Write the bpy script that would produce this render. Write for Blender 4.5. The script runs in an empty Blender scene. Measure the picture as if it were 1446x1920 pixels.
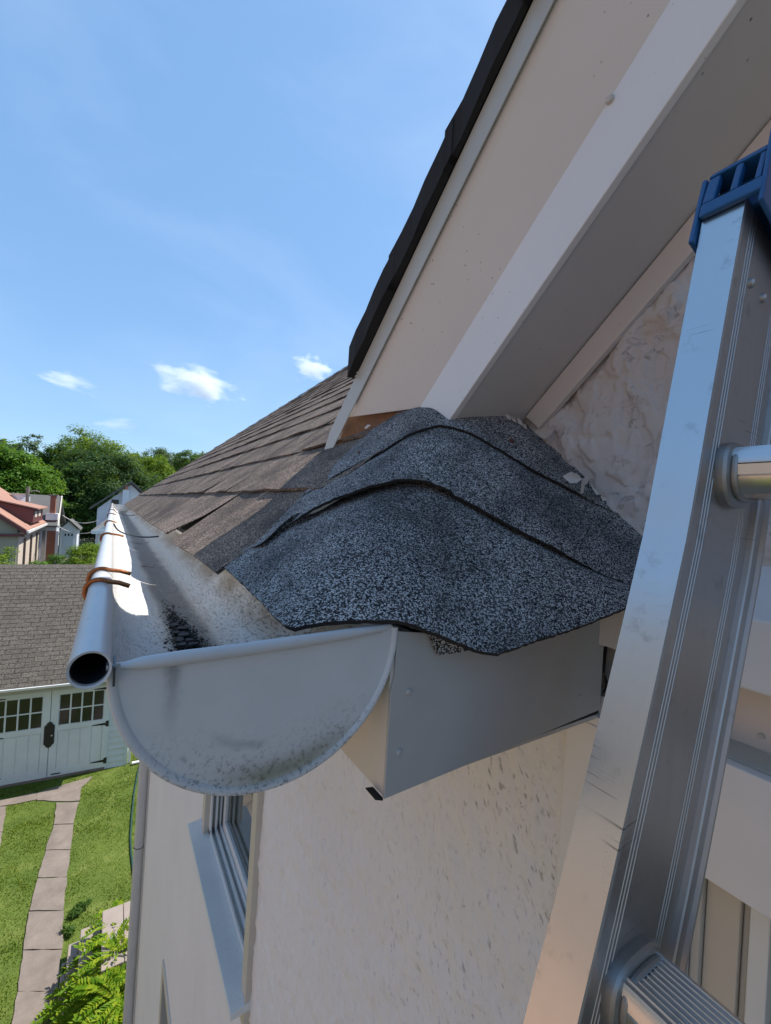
import bpy, bmesh, math, random
import numpy as np
from mathutils import Vector, Matrix
random.seed(7); RNG = np.random.default_rng(7)
R = math.radians
SC = bpy.context.scene
COL = SC.collection
GZ = -6.8                                  # height of the ground below the camera

# ------------------------------------------------------------------ camera, world, sun, exposure
F_, CX, CY = 800.0, 723.0, 960.0
YAW, PIT, ROLL = R(32.562), R(-0.117), R(3.55)
_fh = Vector((math.sin(YAW), math.cos(YAW), 0)); _r = Vector((math.cos(YAW), -math.sin(YAW), 0)); _u = Vector((0, 0, 1))
FW = _fh*math.cos(PIT) - _u*math.sin(PIT); UPV = _u*math.cos(PIT) + _fh*math.sin(PIT)
XI = _r*math.cos(ROLL) + UPV*math.sin(ROLL)
YI = _r*math.sin(ROLL) - UPV*math.cos(ROLL)
cam = bpy.data.cameras.new('camera'); cam.sensor_fit = 'VERTICAL'; cam.sensor_height = 36; cam.sensor_width = 27
cam.lens = F_/1920*36; cam.clip_start = 0.01; cam.clip_end = 9000
co = bpy.data.objects.new('camera', cam); COL.objects.link(co); SC.camera = co
m = Matrix((( XI.x, -YI.x, -FW.x, 0), (XI.y, -YI.y, -FW.y, 0), (XI.z, -YI.z, -FW.z, 0), (0, 0, 0, 1)))
co.matrix_world = m

SUN_AZ, SUN_EL = R(2), R(57.5)              # from +X, a little towards +Y
SD = Vector((math.cos(SUN_EL)*math.cos(SUN_AZ), math.cos(SUN_EL)*math.sin(SUN_AZ), math.sin(SUN_EL)))
W = bpy.data.worlds.new('World'); SC.world = W; W.use_nodes = True
wn = W.node_tree; bg = wn.nodes['Background']
sky = wn.nodes.new('ShaderNodeTexSky'); sky.sky_type = 'NISHITA'; sky.sun_disc = False
sky.sun_elevation = SUN_EL; sky.sun_rotation = math.pi/2 - SUN_AZ
sky.altitude = 0; sky.air_density = 1.0; sky.dust_density = 0.5; sky.ozone_density = 2.5
smx = wn.nodes.new('ShaderNodeMix'); smx.data_type = 'RGBA'; smx.inputs[0].default_value = .6
wn.links.new(sky.outputs[0], smx.inputs[6]); smx.inputs[7].default_value = (1.02, 2.15, 3.85, 1)     # thin high haze evens the sky out
stc = wn.nodes.new('ShaderNodeTexCoord'); smp = wn.nodes.new('ShaderNodeMapping'); smp.inputs['Scale'].default_value = (1.2, 2.6, 3.4); smp.inputs['Rotation'].default_value = (.3, .2, .6)
sno = wn.nodes.new('ShaderNodeTexNoise'); sno.inputs['Scale'].default_value = 1.6; sno.inputs['Detail'].default_value = 6; sno.inputs['Roughness'].default_value = .55; sno.inputs['Distortion'].default_value = .4
srp = wn.nodes.new('ShaderNodeValToRGB'); srp.color_ramp.elements[0].position = .42; srp.color_ramp.elements[1].position = .78; srp.color_ramp.elements[1].color = (.13, .13, .13, 1)
sci = wn.nodes.new('ShaderNodeMix'); sci.data_type = 'RGBA'; sci.inputs[7].default_value = (4.6, 5.2, 6.0, 1)      # faint cirrus veil
wn.links.new(stc.outputs['Generated'], smp.inputs[0]); wn.links.new(smp.outputs[0], sno.inputs['Vector']); wn.links.new(sno.outputs[0], srp.inputs[0])
wn.links.new(srp.outputs[0], sci.inputs[0]); wn.links.new(smx.outputs[2], sci.inputs[6]); wn.links.new(sci.outputs[2], bg.inputs[0]); bg.inputs[1].default_value = 0.15
sl = bpy.data.lights.new('sun', 'SUN'); sl.energy = 4.6; sl.angle = R(0.53); sl.color = (1, 0.95, 0.87)
so = bpy.data.objects.new('sun', sl); COL.objects.link(so)
so.rotation_euler = (-SD).to_track_quat('-Z', 'Y').to_euler()
SC.view_settings.view_transform = 'Standard'; SC.view_settings.look = 'None'
SC.view_settings.exposure = 0.62; SC.view_settings.gamma = 1; SC.view_settings.use_curve_mapping = False
SC.render.engine = 'CYCLES'
SC.cycles.max_bounces = 8; SC.cycles.diffuse_bounces = 5; SC.cycles.volume_bounces = 3
SC.cycles.use_denoising = True

# ------------------------------------------------------------------ geometry helpers
def ray(u, v): return FW + XI*((u-CX)/F_) + YI*((v-CY)/F_)
def onx(u, v, x): d = ray(u, v); return d*(x/d.x)
def ony(u, v, y): d = ray(u, v); return d*(y/d.y)
def onz(u, v, z): d = ray(u, v); return d*(z/d.z)
TP = math.tan(R(39.5)); RX0, RZ0 = 0.11, -0.08          # main roof plane  z = RZ0 + TP*(x-RX0)
RN = Vector((-math.sin(R(39.5)), 0, math.cos(R(39.5))))
def onroof(u, v, off=0.0):
    d = ray(u, v); p0 = Vector((RX0, 0, RZ0)) + RN*off
    return d*(RN.dot(p0)/RN.dot(d))
GA = R(42); GD = Vector((0, -math.cos(GA), math.sin(GA))); GU = Vector((0, math.sin(GA), math.cos(GA)))   # gable rake: up-direction and normal

def link(o, parent=None):
    COL.objects.link(o)
    if parent is not None: o.parent = parent
    return o
def tag(o, label=None, cat=None, group=None, kind=None):
    if label: o['label'] = label
    if cat: o['category'] = cat
    if group: o['group'] = group
    if kind: o['kind'] = kind
    return o
def empty(name, loc=(0, 0, 0), rz=0, parent=None):
    o = bpy.data.objects.new(name, None); o.location = loc; o.rotation_euler = (0, 0, rz); o.empty_display_size = .05
    return link(o, parent)

class MB:
    def __init__(s): s.v = []; s.f = []; s.m = []; s.cur = 0
    def add(s, vs, fs):
        b = len(s.v); s.v += [tuple(p) for p in vs]; s.f += [tuple(i+b for i in f) for f in fs]; s.m += [s.cur]*len(fs); return s
    def hexa(s, p):            # 8 points: bottom ring then top ring
        return s.add(p, [(3,2,1,0), (4,5,6,7), (0,1,5,4), (1,2,6,5), (2,3,7,6), (3,0,4,7)])
    def box(s, a, b):
        (x0,y0,z0), (x1,y1,z1) = [min(i,j) for i,j in zip(a,b)], [max(i,j) for i,j in zip(a,b)]
        return s.hexa([(x0,y0,z0),(x1,y0,z0),(x1,y1,z0),(x0,y1,z0),(x0,y0,z1),(x1,y0,z1),(x1,y1,z1),(x0,y1,z1)])
    def prism(s, poly, off):   # polygon of 3D points extruded by a vector
        n = len(poly); off = Vector(off); a = [Vector(p) for p in poly]; b = [p+off for p in a]
        return s.add(a+b, [tuple(range(n))[::-1], tuple(range(n, 2*n))] + [(i,(i+1)%n,n+(i+1)%n,n+i) for i in range(n)])
    def loft(s, rings, closed=True, caps=True):
        n = len(rings[0]); b = len(s.v); vs = [p for r in rings for p in r]; fs = []
        for k in range(len(rings)-1):
            for i in range(n if closed else n-1):
                j = (i+1) % n; fs.append((k*n+i, k*n+j, (k+1)*n+j, (k+1)*n+i))
        if caps and closed: fs += [tuple(range(n))[::-1], tuple(range((len(rings)-1)*n, len(rings)*n))]
        return s.add(vs, fs)
    def tube(s, pts, r, n=10, caps=True):
        pts = [Vector(p) for p in pts]; rings = []; ref = None
        for i, p in enumerate(pts):
            t = (pts[min(i+1, len(pts)-1)] - pts[max(i-1, 0)]).normalized()
            if ref is None: ref = t.orthogonal().normalized()
            ref = (ref - t*ref.dot(t)).normalized(); bn = t.cross(ref)
            rr = r[i] if isinstance(r, (list, tuple)) else r
            rings.append([p + (ref*math.cos(a)+bn*math.sin(a))*rr for a in [2*math.pi*k/n for k in range(n)]])
        return s.loft(rings, True, caps)
    def build(s, name, mats, parent=None, smooth=False, bevel=0, angle=35):
        me = bpy.data.meshes.new(name); me.from_pydata(s.v, [], s.f)
        mats = mats if isinstance(mats, (list, tuple)) else [mats]
        for mm in mats: me.materials.append(mm)
        if len(mats) > 1: me.polygons.foreach_set('material_index', s.m)
        bm = bmesh.new(); bm.from_mesh(me); bmesh.ops.recalc_face_normals(bm, faces=bm.faces); bm.to_mesh(me); bm.free()
        o = bpy.data.objects.new(name, me); link(o, parent)
        if smooth:
            me.polygons.foreach_set('use_smooth', [True]*len(me.polygons))
            me.set_sharp_from_angle(angle=R(angle))
        if bevel:
            b = o.modifiers.new('bevel', 'BEVEL'); b.width = bevel; b.segments = 2; b.limit_method = 'ANGLE'; b.angle_limit = R(40)
        return o
def mesh_np(name, v, f, mat, parent=None, smooth=False):
    me = bpy.data.meshes.new(name); f = np.asarray(f); k = f.shape[1]
    me.vertices.add(len(v)); me.vertices.foreach_set('co', np.asarray(v, 'f').ravel())
    me.loops.add(f.size); me.loops.foreach_set('vertex_index', f.astype('i').ravel())
    me.polygons.add(len(f)); me.polygons.foreach_set('loop_start', np.arange(0, f.size, k, dtype='i'))
    me.update(calc_edges=True); me.validate(); me.materials.append(mat)
    if smooth: me.polygons.foreach_set('use_smooth', [True]*len(me.polygons))
    return link(bpy.data.objects.new(name, me), parent)
_tab = RNG.random(4096)
def vnoise(p, seed=0):         # value noise, p (...,3)
    p = np.asarray(p, float) + seed*17.31; i = np.floor(p).astype(int); f = p-i; f = f*f*(3-2*f)
    def h(a, b, c): return _tab[(a*73856093 ^ b*19349663 ^ c*83492791) & 4095]
    r = 0
    for dx in (0, 1):
        for dy in (0, 1):
            for dz in (0, 1):
                w = (f[...,0] if dx else 1-f[...,0])*(f[...,1] if dy else 1-f[...,1])*(f[...,2] if dz else 1-f[...,2])
                r = r + w*h(i[...,0]+dx, i[...,1]+dy, i[...,2]+dz)
    return r
def fbm(p, octaves=4, seed=0):
    p = np.asarray(p, float); a = .5; r = 0
    for k in range(octaves): r = r + a*vnoise(p*2**k, seed+k); a *= .5
    return r

# ------------------------------------------------------------------ material helpers
def mk(name):
    mt = bpy.data.materials.new(name); mt.use_nodes = True; nt = mt.node_tree
    return mt, nt, nt.nodes['Principled BSDF']
def nd(nt, t, **kw):
    n = nt.nodes.new(t)
    for k, v in kw.items(): setattr(n, k, v)
    return n
def put(nt, sock, val):
    if hasattr(val, 'is_output'): nt.links.new(val, sock)
    elif isinstance(val, (tuple, list)) and len(val) == 3 and sock.type == 'RGBA': sock.default_value = (*val, 1)
    else: sock.default_value = val
def vec(nt, scale=(1, 1, 1), src='pos'):
    if src == 'pos': s = nd(nt, 'ShaderNodeNewGeometry').outputs['Position']
    else: s = nd(nt, 'ShaderNodeTexCoord').outputs['Object']
    n = nd(nt, 'ShaderNodeVectorMath', operation='MULTIPLY'); nt.links.new(s, n.inputs[0]); n.inputs[1].default_value = scale
    return n.outputs[0]
def noise(nt, v, scale, detail=4, rough=.55, dist=0):
    n = nd(nt, 'ShaderNodeTexNoise'); nt.links.new(v, n.inputs['Vector']); n.inputs['Scale'].default_value = scale
    n.inputs['Detail'].default_value = detail; n.inputs['Roughness'].default_value = rough; n.inputs['Distortion'].default_value = dist
    return n.outputs[0]
def voro(nt, v, scale, out='Color', feature='F1'):
    n = nd(nt, 'ShaderNodeTexVoronoi', feature=feature); nt.links.new(v, n.inputs['Vector']); n.inputs['Scale'].default_value = scale
    return n.outputs[out]
def ramp(nt, fac, stops, interp='LINEAR'):
    n = nd(nt, 'ShaderNodeValToRGB'); n.color_ramp.interpolation = interp; e = n.color_ramp.elements
    while len(e) < len(stops): e.new(.5)
    for el, (p, c) in zip(e, stops):
        el.position = p; el.color = (*c, 1) if isinstance(c, (tuple, list)) else (c, c, c, 1)
    nt.links.new(fac, n.inputs[0]); return n.outputs[0]
def mix(nt, fac, a, b, blend='MIX'):
    n = nd(nt, 'ShaderNodeMix', data_type='RGBA', blend_type=blend)
    put(nt, n.inputs[0], fac); put(nt, n.inputs[6], a); put(nt, n.inputs[7], b); return n.outputs[2]
def mth(nt, op, a, b=0.0, c=0.0):
    n = nd(nt, 'ShaderNodeMath', operation=op)
    for i, x in enumerate((a, b, c)): put(nt, n.inputs[i], x)
    return n.outputs[0]
def bump(nt, bs, h, strength=.5, dist=.002):
    n = nd(nt, 'ShaderNodeBump'); n.inputs['Strength'].default_value = strength; n.inputs['Distance'].default_value = dist
    nt.links.new(h, n.inputs['Height']); nt.links.new(n.outputs[0], bs.inputs['Normal'])
def sep(nt, v, k):
    n = nd(nt, 'ShaderNodeSeparateXYZ'); nt.links.new(v, n.inputs[0]); return n.outputs[k]
def sc_(c, k): return tuple(min(1, x*k) for x in c)

def paint(name, col, rough=.5, var=.10, vs=4., speck=0., spcol=(.05,.045,.04), metal=0., bs_=.15, bsc=60., stretch=(1,1,1), bd=.001, rvar=0.):
    mt, nt, bs = mk(name); v = vec(nt, stretch)
    n1 = noise(nt, v, vs, 5); c = mix(nt, n1, sc_(col, 1-var*1.6), sc_(col, 1+var*1.2))
    n2 = noise(nt, v, vs*9, 3); c = mix(nt, mth(nt, 'MULTIPLY', n2, var*1.5), c, sc_(col, .55))
    if speck:
        vn = nd(nt, 'ShaderNodeTexVoronoi'); nt.links.new(vec(nt), vn.inputs['Vector']); vn.inputs['Scale'].default_value = 110
        s = mth(nt, 'MULTIPLY', ramp(nt, vn.outputs['Distance'], [(.10, 1.), (.16, 0.)]), ramp(nt, sep(nt, vn.outputs['Color'], 0), [(.90-speck*.3, 0.), (.93-speck*.3, 1.)]))
        s = mth(nt, 'MULTIPLY', s, ramp(nt, noise(nt, vec(nt), 5, 3), [(.46, 0.), (.6, 1.)])); c = mix(nt, mth(nt, 'MULTIPLY', s, .8), c, spcol)
    put(nt, bs.inputs['Base Color'], c); bs.inputs['Roughness'].default_value = rough; bs.inputs['Metallic'].default_value = metal
    if rvar: put(nt, bs.inputs['Roughness'], mth(nt, 'MULTIPLY_ADD', n2, rvar, rough-rvar/2))
    if bs_: bump(nt, bs, noise(nt, v, bsc, 4), bs_, bd)
    return mt
def granule(name, dark, mid, light, scale=620., patch=(.35, 1.), rough=.9, lich=None):
    mt, nt, bs = mk(name); v = vec(nt)
    vc = voro(nt, v, scale); r = sep(nt, vc, 0)
    c = ramp(nt, r, [(0., dark), (.28, dark), (.34, mid), (.64, mid), (.70, light), (1., light)])
    n = noise(nt, v, 9, 5, .6); c = mix(nt, ramp(nt, n, [(.36, patch[0]*1.), (.58, patch[1])]), sc_(dark, 1.2), c)
    n3 = noise(nt, v, 30, 3); c = mix(nt, .35, c, mix(nt, n3, (.25,.25,.25), (1.,1.,1.)), 'MULTIPLY')
    if lich: c = mix(nt, ramp(nt, noise(nt, v, 5.5, 4), [(.56, 0.), (.72, .75)]), c, mix(nt, r, sc_(lich, .5), lich))
    oi = nd(nt, 'ShaderNodeObjectInfo').outputs['Random']
    c = mix(nt, .55, c, ramp(nt, oi, [(0., .62), (1., 1.)]), 'MULTIPLY')
    put(nt, bs.inputs['Base Color'], c); bs.inputs['Roughness'].default_value = rough
    bs.inputs['Specular IOR Level'].default_value = .35
    bump(nt, bs, mth(nt, 'SUBTRACT', 1., voro(nt, v, scale, 'Distance')), .8, .0016)
    return mt
def leafmat(name, a, b, c3, trans=.35, ns=.35):
    mt, nt, bs = mk(name); nt.nodes.remove(bs); out = nt.nodes['Material Output']
    rp = nd(nt, 'ShaderNodeNewGeometry').outputs['Random Per Island']
    c = ramp(nt, rp, [(0., a), (.5, b), (1., c3)])
    n = noise(nt, vec(nt), ns, 3); n = ramp(nt, n, [(.3, 0.), (.7, 1.)]); c = mix(nt, n, mix(nt, .6, c, sc_(a, .7)), c)
    d = nd(nt, 'ShaderNodeBsdfPrincipled'); put(nt, d.inputs['Base Color'], c); d.inputs['Roughness'].default_value = .55; d.inputs['Specular IOR Level'].default_value = .12
    t = nd(nt, 'ShaderNodeBsdfTranslucent'); put(nt, t.inputs[0], mix(nt, .5, c, (.35, .5, .015), 'MIX'))
    mx = nd(nt, 'ShaderNodeMixShader'); mx.inputs[0].default_value = trans
    nt.links.new(d.outputs[0], mx.inputs[1]); nt.links.new(t.outputs[0], mx.inputs[2]); nt.links.new(mx.outputs[0], out.inputs[0])
    return mt
def glassmat(name, col=(.02,.025,.03), rough=.04):
    mt, nt, bs = mk(name); put(nt, bs.inputs['Base Color'], mix(nt, noise(nt, vec(nt), 2), col, sc_(col, 1.8))); bs.inputs['Roughness'].default_value = rough
    bs.inputs['Specular IOR Level'].default_value = .7
    return mt

# ------------------------------------------------------------------ materials
M = {}
M['cap'] = granule('dark asphalt granules', (.014,.015,.018), (.15,.15,.152), (.78,.77,.76), 980., (.42, 1.))
M['roof'] = granule('weathered brown granules', (.038,.028,.024), (.155,.108,.083), (.54,.41,.315), 720., (.3, 1.))
M['under'] = paint('asphalt shingle edge', (.022,.02,.02), .95, .3, 20, bs_=.5, bsc=200)
M['almond'] = paint('almond trim paint', (.675,.62,.575), .42, .07, 3, speck=.9, bs_=.06)
M['white'] = paint('off white trim paint', (.78,.755,.74), .42, .07, 3, speck=.8, bs_=.06)
M['strip'] = paint('grey drip edge metal', (.50,.49,.45), .45, .1, 5, bs_=.05)
M['soffit'] = paint('grey soffit paint', (.58,.55,.52), .5, .08, 3, speck=.4, bs_=.05)
M['flash'] = paint('grey flashing paint', (.46,.455,.44), .5, .12, 6, speck=.1, bs_=.05)
M['wood'] = paint('raw orange wood', (.24,.115,.055), .7, .3, 10, bs_=.4, stretch=(2, 12, 12))
M['alu'] = paint('brushed aluminium', (.66,.655,.645), .25, .06, 8, metal=1., bs_=.10, bsc=300, stretch=(1,1,.06), bd=.0004, rvar=.12)
M['alu2'] = paint('dull aluminium web', (.50,.50,.50), .48, .12, 10, metal=1., bs_=.08, bsc=200, stretch=(1,1,.1), bd=.0004, rvar=.15)
M['collar'] = paint('dull aluminium collar', (.36,.37,.37), .5, .15, 30, metal=1., bs_=.1)
M['blue'] = paint('blue moulded plastic', (.012,.10,.29), .38, .2, 12, bs_=.15, bsc=150)
M['copper'] = paint('weathered copper wire', (.40,.155,.065), .38, .4, 90, metal=1., bs_=.2, bsc=400)
M['strap'] = paint('dark metal strap and bore shade', (.03,.035,.045), .4, .1, 20)
M['rust'] = paint('rusty nail head', (.12,.055,.035), .8, .3, 60)
M['bead'] = paint('white painted bead', (.57,.58,.59), .33, .10, 14, speck=.4, spcol=(.08,.09,.12), bs_=.12, bsc=120)
M['black'] = paint('black iron', (.012,.012,.013), .5, .2, 20)
M['flake'] = paint('flaking white paint', (.6,.57,.54), .6, .15, 30)
M['debris'] = paint('grey grit', (.045,.043,.042), .9, .6, 120, bs_=.5, bsc=300)
M['flakedark'] = paint('loose slate grey flakes', (.055,.053,.055), .8, .4, 40, bs_=.4)
M['glass'] = glassmat('window glass', (.03,.04,.04), .03)
M['pane'] = glassmat('dark garage pane', (.012,.012,.012), .12)
M['vinyl'] = paint('white vinyl', (.72,.74,.74), .35, .05, 6, bs_=.03)
M['sill'] = paint('pale blue sill paint', (.72,.74,.73), .5, .10, 7, speck=.2)
M['casing'] = paint('cream casing paint', (.58,.53,.45), .5, .06, 6)
M['gpaint'] = paint('pale mint door paint', (.62,.675,.67), .5, .10, 3, speck=.15, bs_=.08)
M['gsid'] = paint('pale mint clapboard paint', (.58,.64,.63), .5, .10, 3, bs_=.08)
M['gtrim'] = paint('olive grey garage trim', (.34,.34,.27), .5, .1, 3)
M['gmetal'] = paint('white garage gutter', (.72,.72,.70), .35, .05, 3)
M['conc'] = paint('weathered concrete', (.225,.182,.15), .9, .4, 3.4, speck=.3, spcol=(.1,.085,.07), bs_=.5, bsc=35, bd=.004)
M['steps'] = paint('pinkish concrete steps', (.30,.245,.21), .9, .15, 4, bs_=.4, bsc=60, bd=.003)
M['hose'] = paint('dark green hose', (.015,.05,.04), .45, .1, 10)
M['pipe'] = paint('grey downspout paint', (.58,.57,.56), .45, .1, 5, bs_=.06)
M['wire'] = paint('dark cable', (.03,.03,.03), .6, .1, 5)
M['pole'] = paint('grey wood pole', (.2,.18,.16), .9, .2, 3)
M['bark'] = paint('bark', (.07,.055,.042), .95, .3, 4, bs_=.6, bsc=12, bd=.02)
M['brick'] = paint('red brick', (.30,.12,.075), .85, .25, 3)
M['peachbrick'] = paint('peach brick', (.52,.35,.265), .85, .1, 2)
M['redtile'] = paint('terracotta shingles', (.36,.19,.135), .85, .15, 2)
M['reddark'] = paint('dark red trim', (.15,.045,.04), .6, .15, 2)
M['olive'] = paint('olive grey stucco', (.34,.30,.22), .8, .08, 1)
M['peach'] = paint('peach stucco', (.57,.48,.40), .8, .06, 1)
M['greyroof'] = paint('grey shingles', (.115,.112,.11), .9, .12, 1.5)
M['housewhite'] = paint('white siding', (.66,.68,.70), .6, .06, 1)
M['housegrey'] = paint('pale grey siding', (.5,.54,.58), .6, .06, 1)

def stucco(name, col, marks=.7, sc=34., zs=.42, crk=.5, diag=False):
    mt, nt, bs = mk(name); v = vec(nt)
    n1 = noise(nt, v, 2.2, 5); c = mix(nt, n1, sc_(col, .90), sc_(col, 1.06))
    vd = vec(nt, (1, 1, zs)); d = noise(nt, vd, sc, 3, .55, .9); area = noise(nt, v, 5, 3)
    if diag:                                     # trowel strokes run down to the right
        y, z = sep(nt, v, 1), sep(nt, v, 2); cb = nd(nt, 'ShaderNodeCombineXYZ')
        nt.links.new(mth(nt, 'SUBTRACT', mth(nt, 'MULTIPLY', y, .87), mth(nt, 'MULTIPLY', z, .42)), cb.inputs[1]); nt.links.new(mth(nt, 'MULTIPLY', mth(nt, 'ADD', mth(nt, 'MULTIPLY', y, .42), mth(nt, 'MULTIPLY', z, .87)), zs), cb.inputs[2])
        vd = cb.outputs[0]; d = noise(nt, vd, sc, 3, .55, .5)
        area = mth(nt, 'ADD', area, mth(nt, 'MULTIPLY', mth(nt, 'SUBTRACT', .78, mth(nt, 'ADD', y, mth(nt, 'MULTIPLY', z, -.5))), .26))
    thr = mth(nt, 'ADD', d, mth(nt, 'MULTIPLY', area, .30))
    mk_ = ramp(nt, thr, [(.81, 0.), (.86, 1.)])
    ln = noise(nt, vd, sc*.55, 4, .6, .6); seg = ramp(nt, noise(nt, v, sc*.6, 2), [(.54, 0.), (.60, 1.)])
    ct = mth(nt, 'MULTIPLY', ramp(nt, mth(nt, 'ABSOLUTE', mth(nt, 'SUBTRACT', ln, .5)), [(.003, 1.), (.009, 0.)]), seg)
    c = mix(nt, mth(nt, 'MULTIPLY', mk_, marks), c, sc_(col, .40)); c = mix(nt, mth(nt, 'MULTIPLY', ct, crk), c, sc_(col, .22))  # scratches and cracks, with the shade of their hollows painted into the colour
    put(nt, bs.inputs['Base Color'], c); bs.inputs['Roughness'].default_value = .85
    h = mth(nt, 'SUBTRACT', noise(nt, v, 60, 5, .6, .4), mth(nt, 'ADD', mth(nt, 'MULTIPLY', mk_, .8), ct)); bump(nt, bs, h, .6, .003)
    return mt
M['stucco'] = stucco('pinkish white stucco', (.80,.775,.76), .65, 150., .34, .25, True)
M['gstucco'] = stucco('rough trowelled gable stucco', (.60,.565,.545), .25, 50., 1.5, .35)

def trough_mat():
    mt, nt, bs = mk('peeling gutter paint'); g = nd(nt, 'ShaderNodeNewGeometry').outputs['Position']
    x, z = sep(nt, g, 0), sep(nt, g, 2); v = vec(nt)
    white = mix(nt, noise(nt, v, 16, 5), (.60,.58,.55), (.78,.77,.75))
    vs = vec(nt, (1, .45, 1.4)); fl = ramp(nt, noise(nt, vs, 300, 3, .6, .4), [(.57, 0.), (.66, 1.)]); white = mix(nt, mth(nt, 'MULTIPLY', mth(nt, 'MULTIPLY', fl, ramp(nt, noise(nt, vec(nt, (1, .4, 1)), 22, 3), [(.40, .12), (.62, .62)])), 1.), white, (.27,.25,.235))
    back = mth(nt, 'MULTIPLY', ramp(nt, mth(nt, 'SUBTRACT', x, .140), [(0., 0.), (.02, 1.)]), ramp(nt, noise(nt, vec(nt, (1, .5, 1)), 14, 4, .6), [(.34, 0.), (.56, .95)]))
    white = mix(nt, back, white, (.33,.25,.17))
    nz = noise(nt, vec(nt, (1, .35, 1)), 18, 4, .65); hgt = mth(nt, 'ADD', mth(nt, 'ADD', z, .1712), mth(nt, 'MULTIPLY', nz, -.0085))
    xs = mth(nt, 'MULTIPLY', mth(nt, 'ABSOLUTE', mth(nt, 'SUBTRACT', x, .096)), .05)
    dm = ramp(nt, mth(nt, 'ADD', hgt, xs), [(0.0, 1.), (.0010, 0.)]); dirt = mix(nt, noise(nt, v, 40, 5), (.17,.145,.125), (.33,.29,.255))
    edge = ramp(nt, mth(nt, 'ADD', hgt, xs), [(0., 1.), (.010, 0.)]); white = mix(nt, mth(nt, 'MULTIPLY', edge, .55), white, (.50,.36,.22))
    c = mix(nt, dm, white, dirt); put(nt, bs.inputs['Base Color'], c); bs.inputs['Roughness'].default_value = .5
    bump(nt, bs, mth(nt, 'SUBTRACT', noise(nt, vs, 90, 4), fl), .9, .002); return mt
M['trough'] = trough_mat()
def cap_mat():
    mt, nt, bs = mk('weathered grey end cap'); g = nd(nt, 'ShaderNodeNewGeometry').outputs['Position']; x, z = sep(nt, g, 0), sep(nt, g, 2); v = vec(nt)
    c = mix(nt, noise(nt, v, 28, 5), (.52,.53,.54), (.66,.665,.665))
    # drip stain below the seam, grime along the lower arc, green algae near the bottom
    sx = mth(nt, 'ABSOLUTE', mth(nt, 'SUBTRACT', x, .032)); st = mth(nt, 'MULTIPLY', ramp(nt, mth(nt, 'ADD', sx, mth(nt, 'MULTIPLY', noise(nt, v, 160, 3), .006)), [(.004, 1.), (.0085, 0.)]), ramp(nt, mth(nt, 'MULTIPLY_ADD', z, 1., .13), [(0., 0.), (.04, 1.)]))
    c = mix(nt, mth(nt, 'MULTIPLY', st, .6), c, (.12,.125,.14))
    dx = mth(nt, 'SUBTRACT', x, .0891); dz = mth(nt, 'ADD', z, .084); rr = mth(nt, 'SQRT', mth(nt, 'ADD', mth(nt, 'MULTIPLY', dx, dx), mth(nt, 'MULTIPLY', dz, dz)))
    low = ramp(nt, mth(nt, 'MULTIPLY', z, -1.), [(.120, 0.), (.160, 1.)])
    gr = mth(nt, 'MULTIPLY', ramp(nt, noise(nt, v, 420, 4, .7), [(.52, 0.), (.64, 1.)]), mth(nt, 'MULTIPLY', low, ramp(nt, rr, [(.045, .0), (.075, .8)])))
    c = mix(nt, gr, c, (.13,.135,.14))
    sc1 = mth(nt, 'MULTIPLY', ramp(nt, mth(nt, 'ABSOLUTE', mth(nt, 'SUBTRACT', mth(nt, 'ADD', rr, mth(nt, 'MULTIPLY', noise(nt, v, 90), .006)), .0625)), [(.0006, 1.), (.0017, 0.)]), ramp(nt, mth(nt, 'ABSOLUTE', mth(nt, 'SUBTRACT', x, .069)), [(.010, 1.), (.018, 0.)]))
    c = mix(nt, mth(nt, 'MULTIPLY', sc1, mth(nt, 'MULTIPLY', low, .7)), c, (.14,.145,.16))
    al = mth(nt, 'MULTIPLY', ramp(nt, rr, [(.066, 0.), (.076, 1.), (.081, 1.), (.084, 0.)]), ramp(nt, mth(nt, 'MULTIPLY', z, -1.), [(.140, 0.), (.163, 1.)]))
    al = mth(nt, 'MULTIPLY', al, ramp(nt, mth(nt, 'ADD', x, mth(nt, 'MULTIPLY', noise(nt, v, 60), .03)), [(.06, 0.), (.10, 1.)]))
    c = mix(nt, mth(nt, 'MULTIPLY', al, .75), c, mix(nt, noise(nt, v, 200), (.05,.055,.03), (.24,.23,.07)))
    put(nt, bs.inputs['Base Color'], c); bs.inputs['Roughness'].default_value = .5; bump(nt, bs, noise(nt, v, 45, 4), .2, .002); return mt
M['endcap'] = cap_mat()
M['grass'] = leafmat('lawn grass', (.04,.095,.004), (.09,.16,.006), (.24,.25,.03), .22, 1.5)
M['fern'] = leafmat('bright compound leaves', (.09,.19,.01), (.20,.32,.015), (.38,.42,.03), .4)
M['weed'] = leafmat('weed leaves', (.035,.08,.015), (.06,.12,.02), (.10,.17,.03), .3)
M['leafA'] = leafmat('fresh green leaves', (.045,.12,.012), (.085,.19,.018), (.15,.27,.03), .35)
M['leafB'] = leafmat('deep green leaves', (.025,.06,.018), (.042,.09,.025), (.07,.125,.035), .25)
M['leafC'] = leafmat('mid green leaves', (.04,.09,.018), (.07,.135,.025), (.11,.18,.035), .3)
M['leafD'] = leafmat('yellow green leaves', (.085,.15,.012), (.15,.23,.02), (.25,.31,.045), .35)
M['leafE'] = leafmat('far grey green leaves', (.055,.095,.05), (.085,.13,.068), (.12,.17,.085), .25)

def soil():
    mt, nt, bs = mk('lawn ground'); v = vec(nt)
    c = mix(nt, noise(nt, v, 1.3, 5), (.04,.08,.006), (.11,.145,.015)); c = mix(nt, ramp(nt, noise(nt, v, 2.2, 5, .6), [(.50, 0.), (.70, .6)]), c, (.17,.19,.04))
    put(nt, bs.inputs['Base Color'], c); bs.inputs['Roughness'].default_value = .95; bump(nt, bs, noise(nt, v, 40, 4), .6, .02); return mt
M['soil'] = soil()

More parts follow.
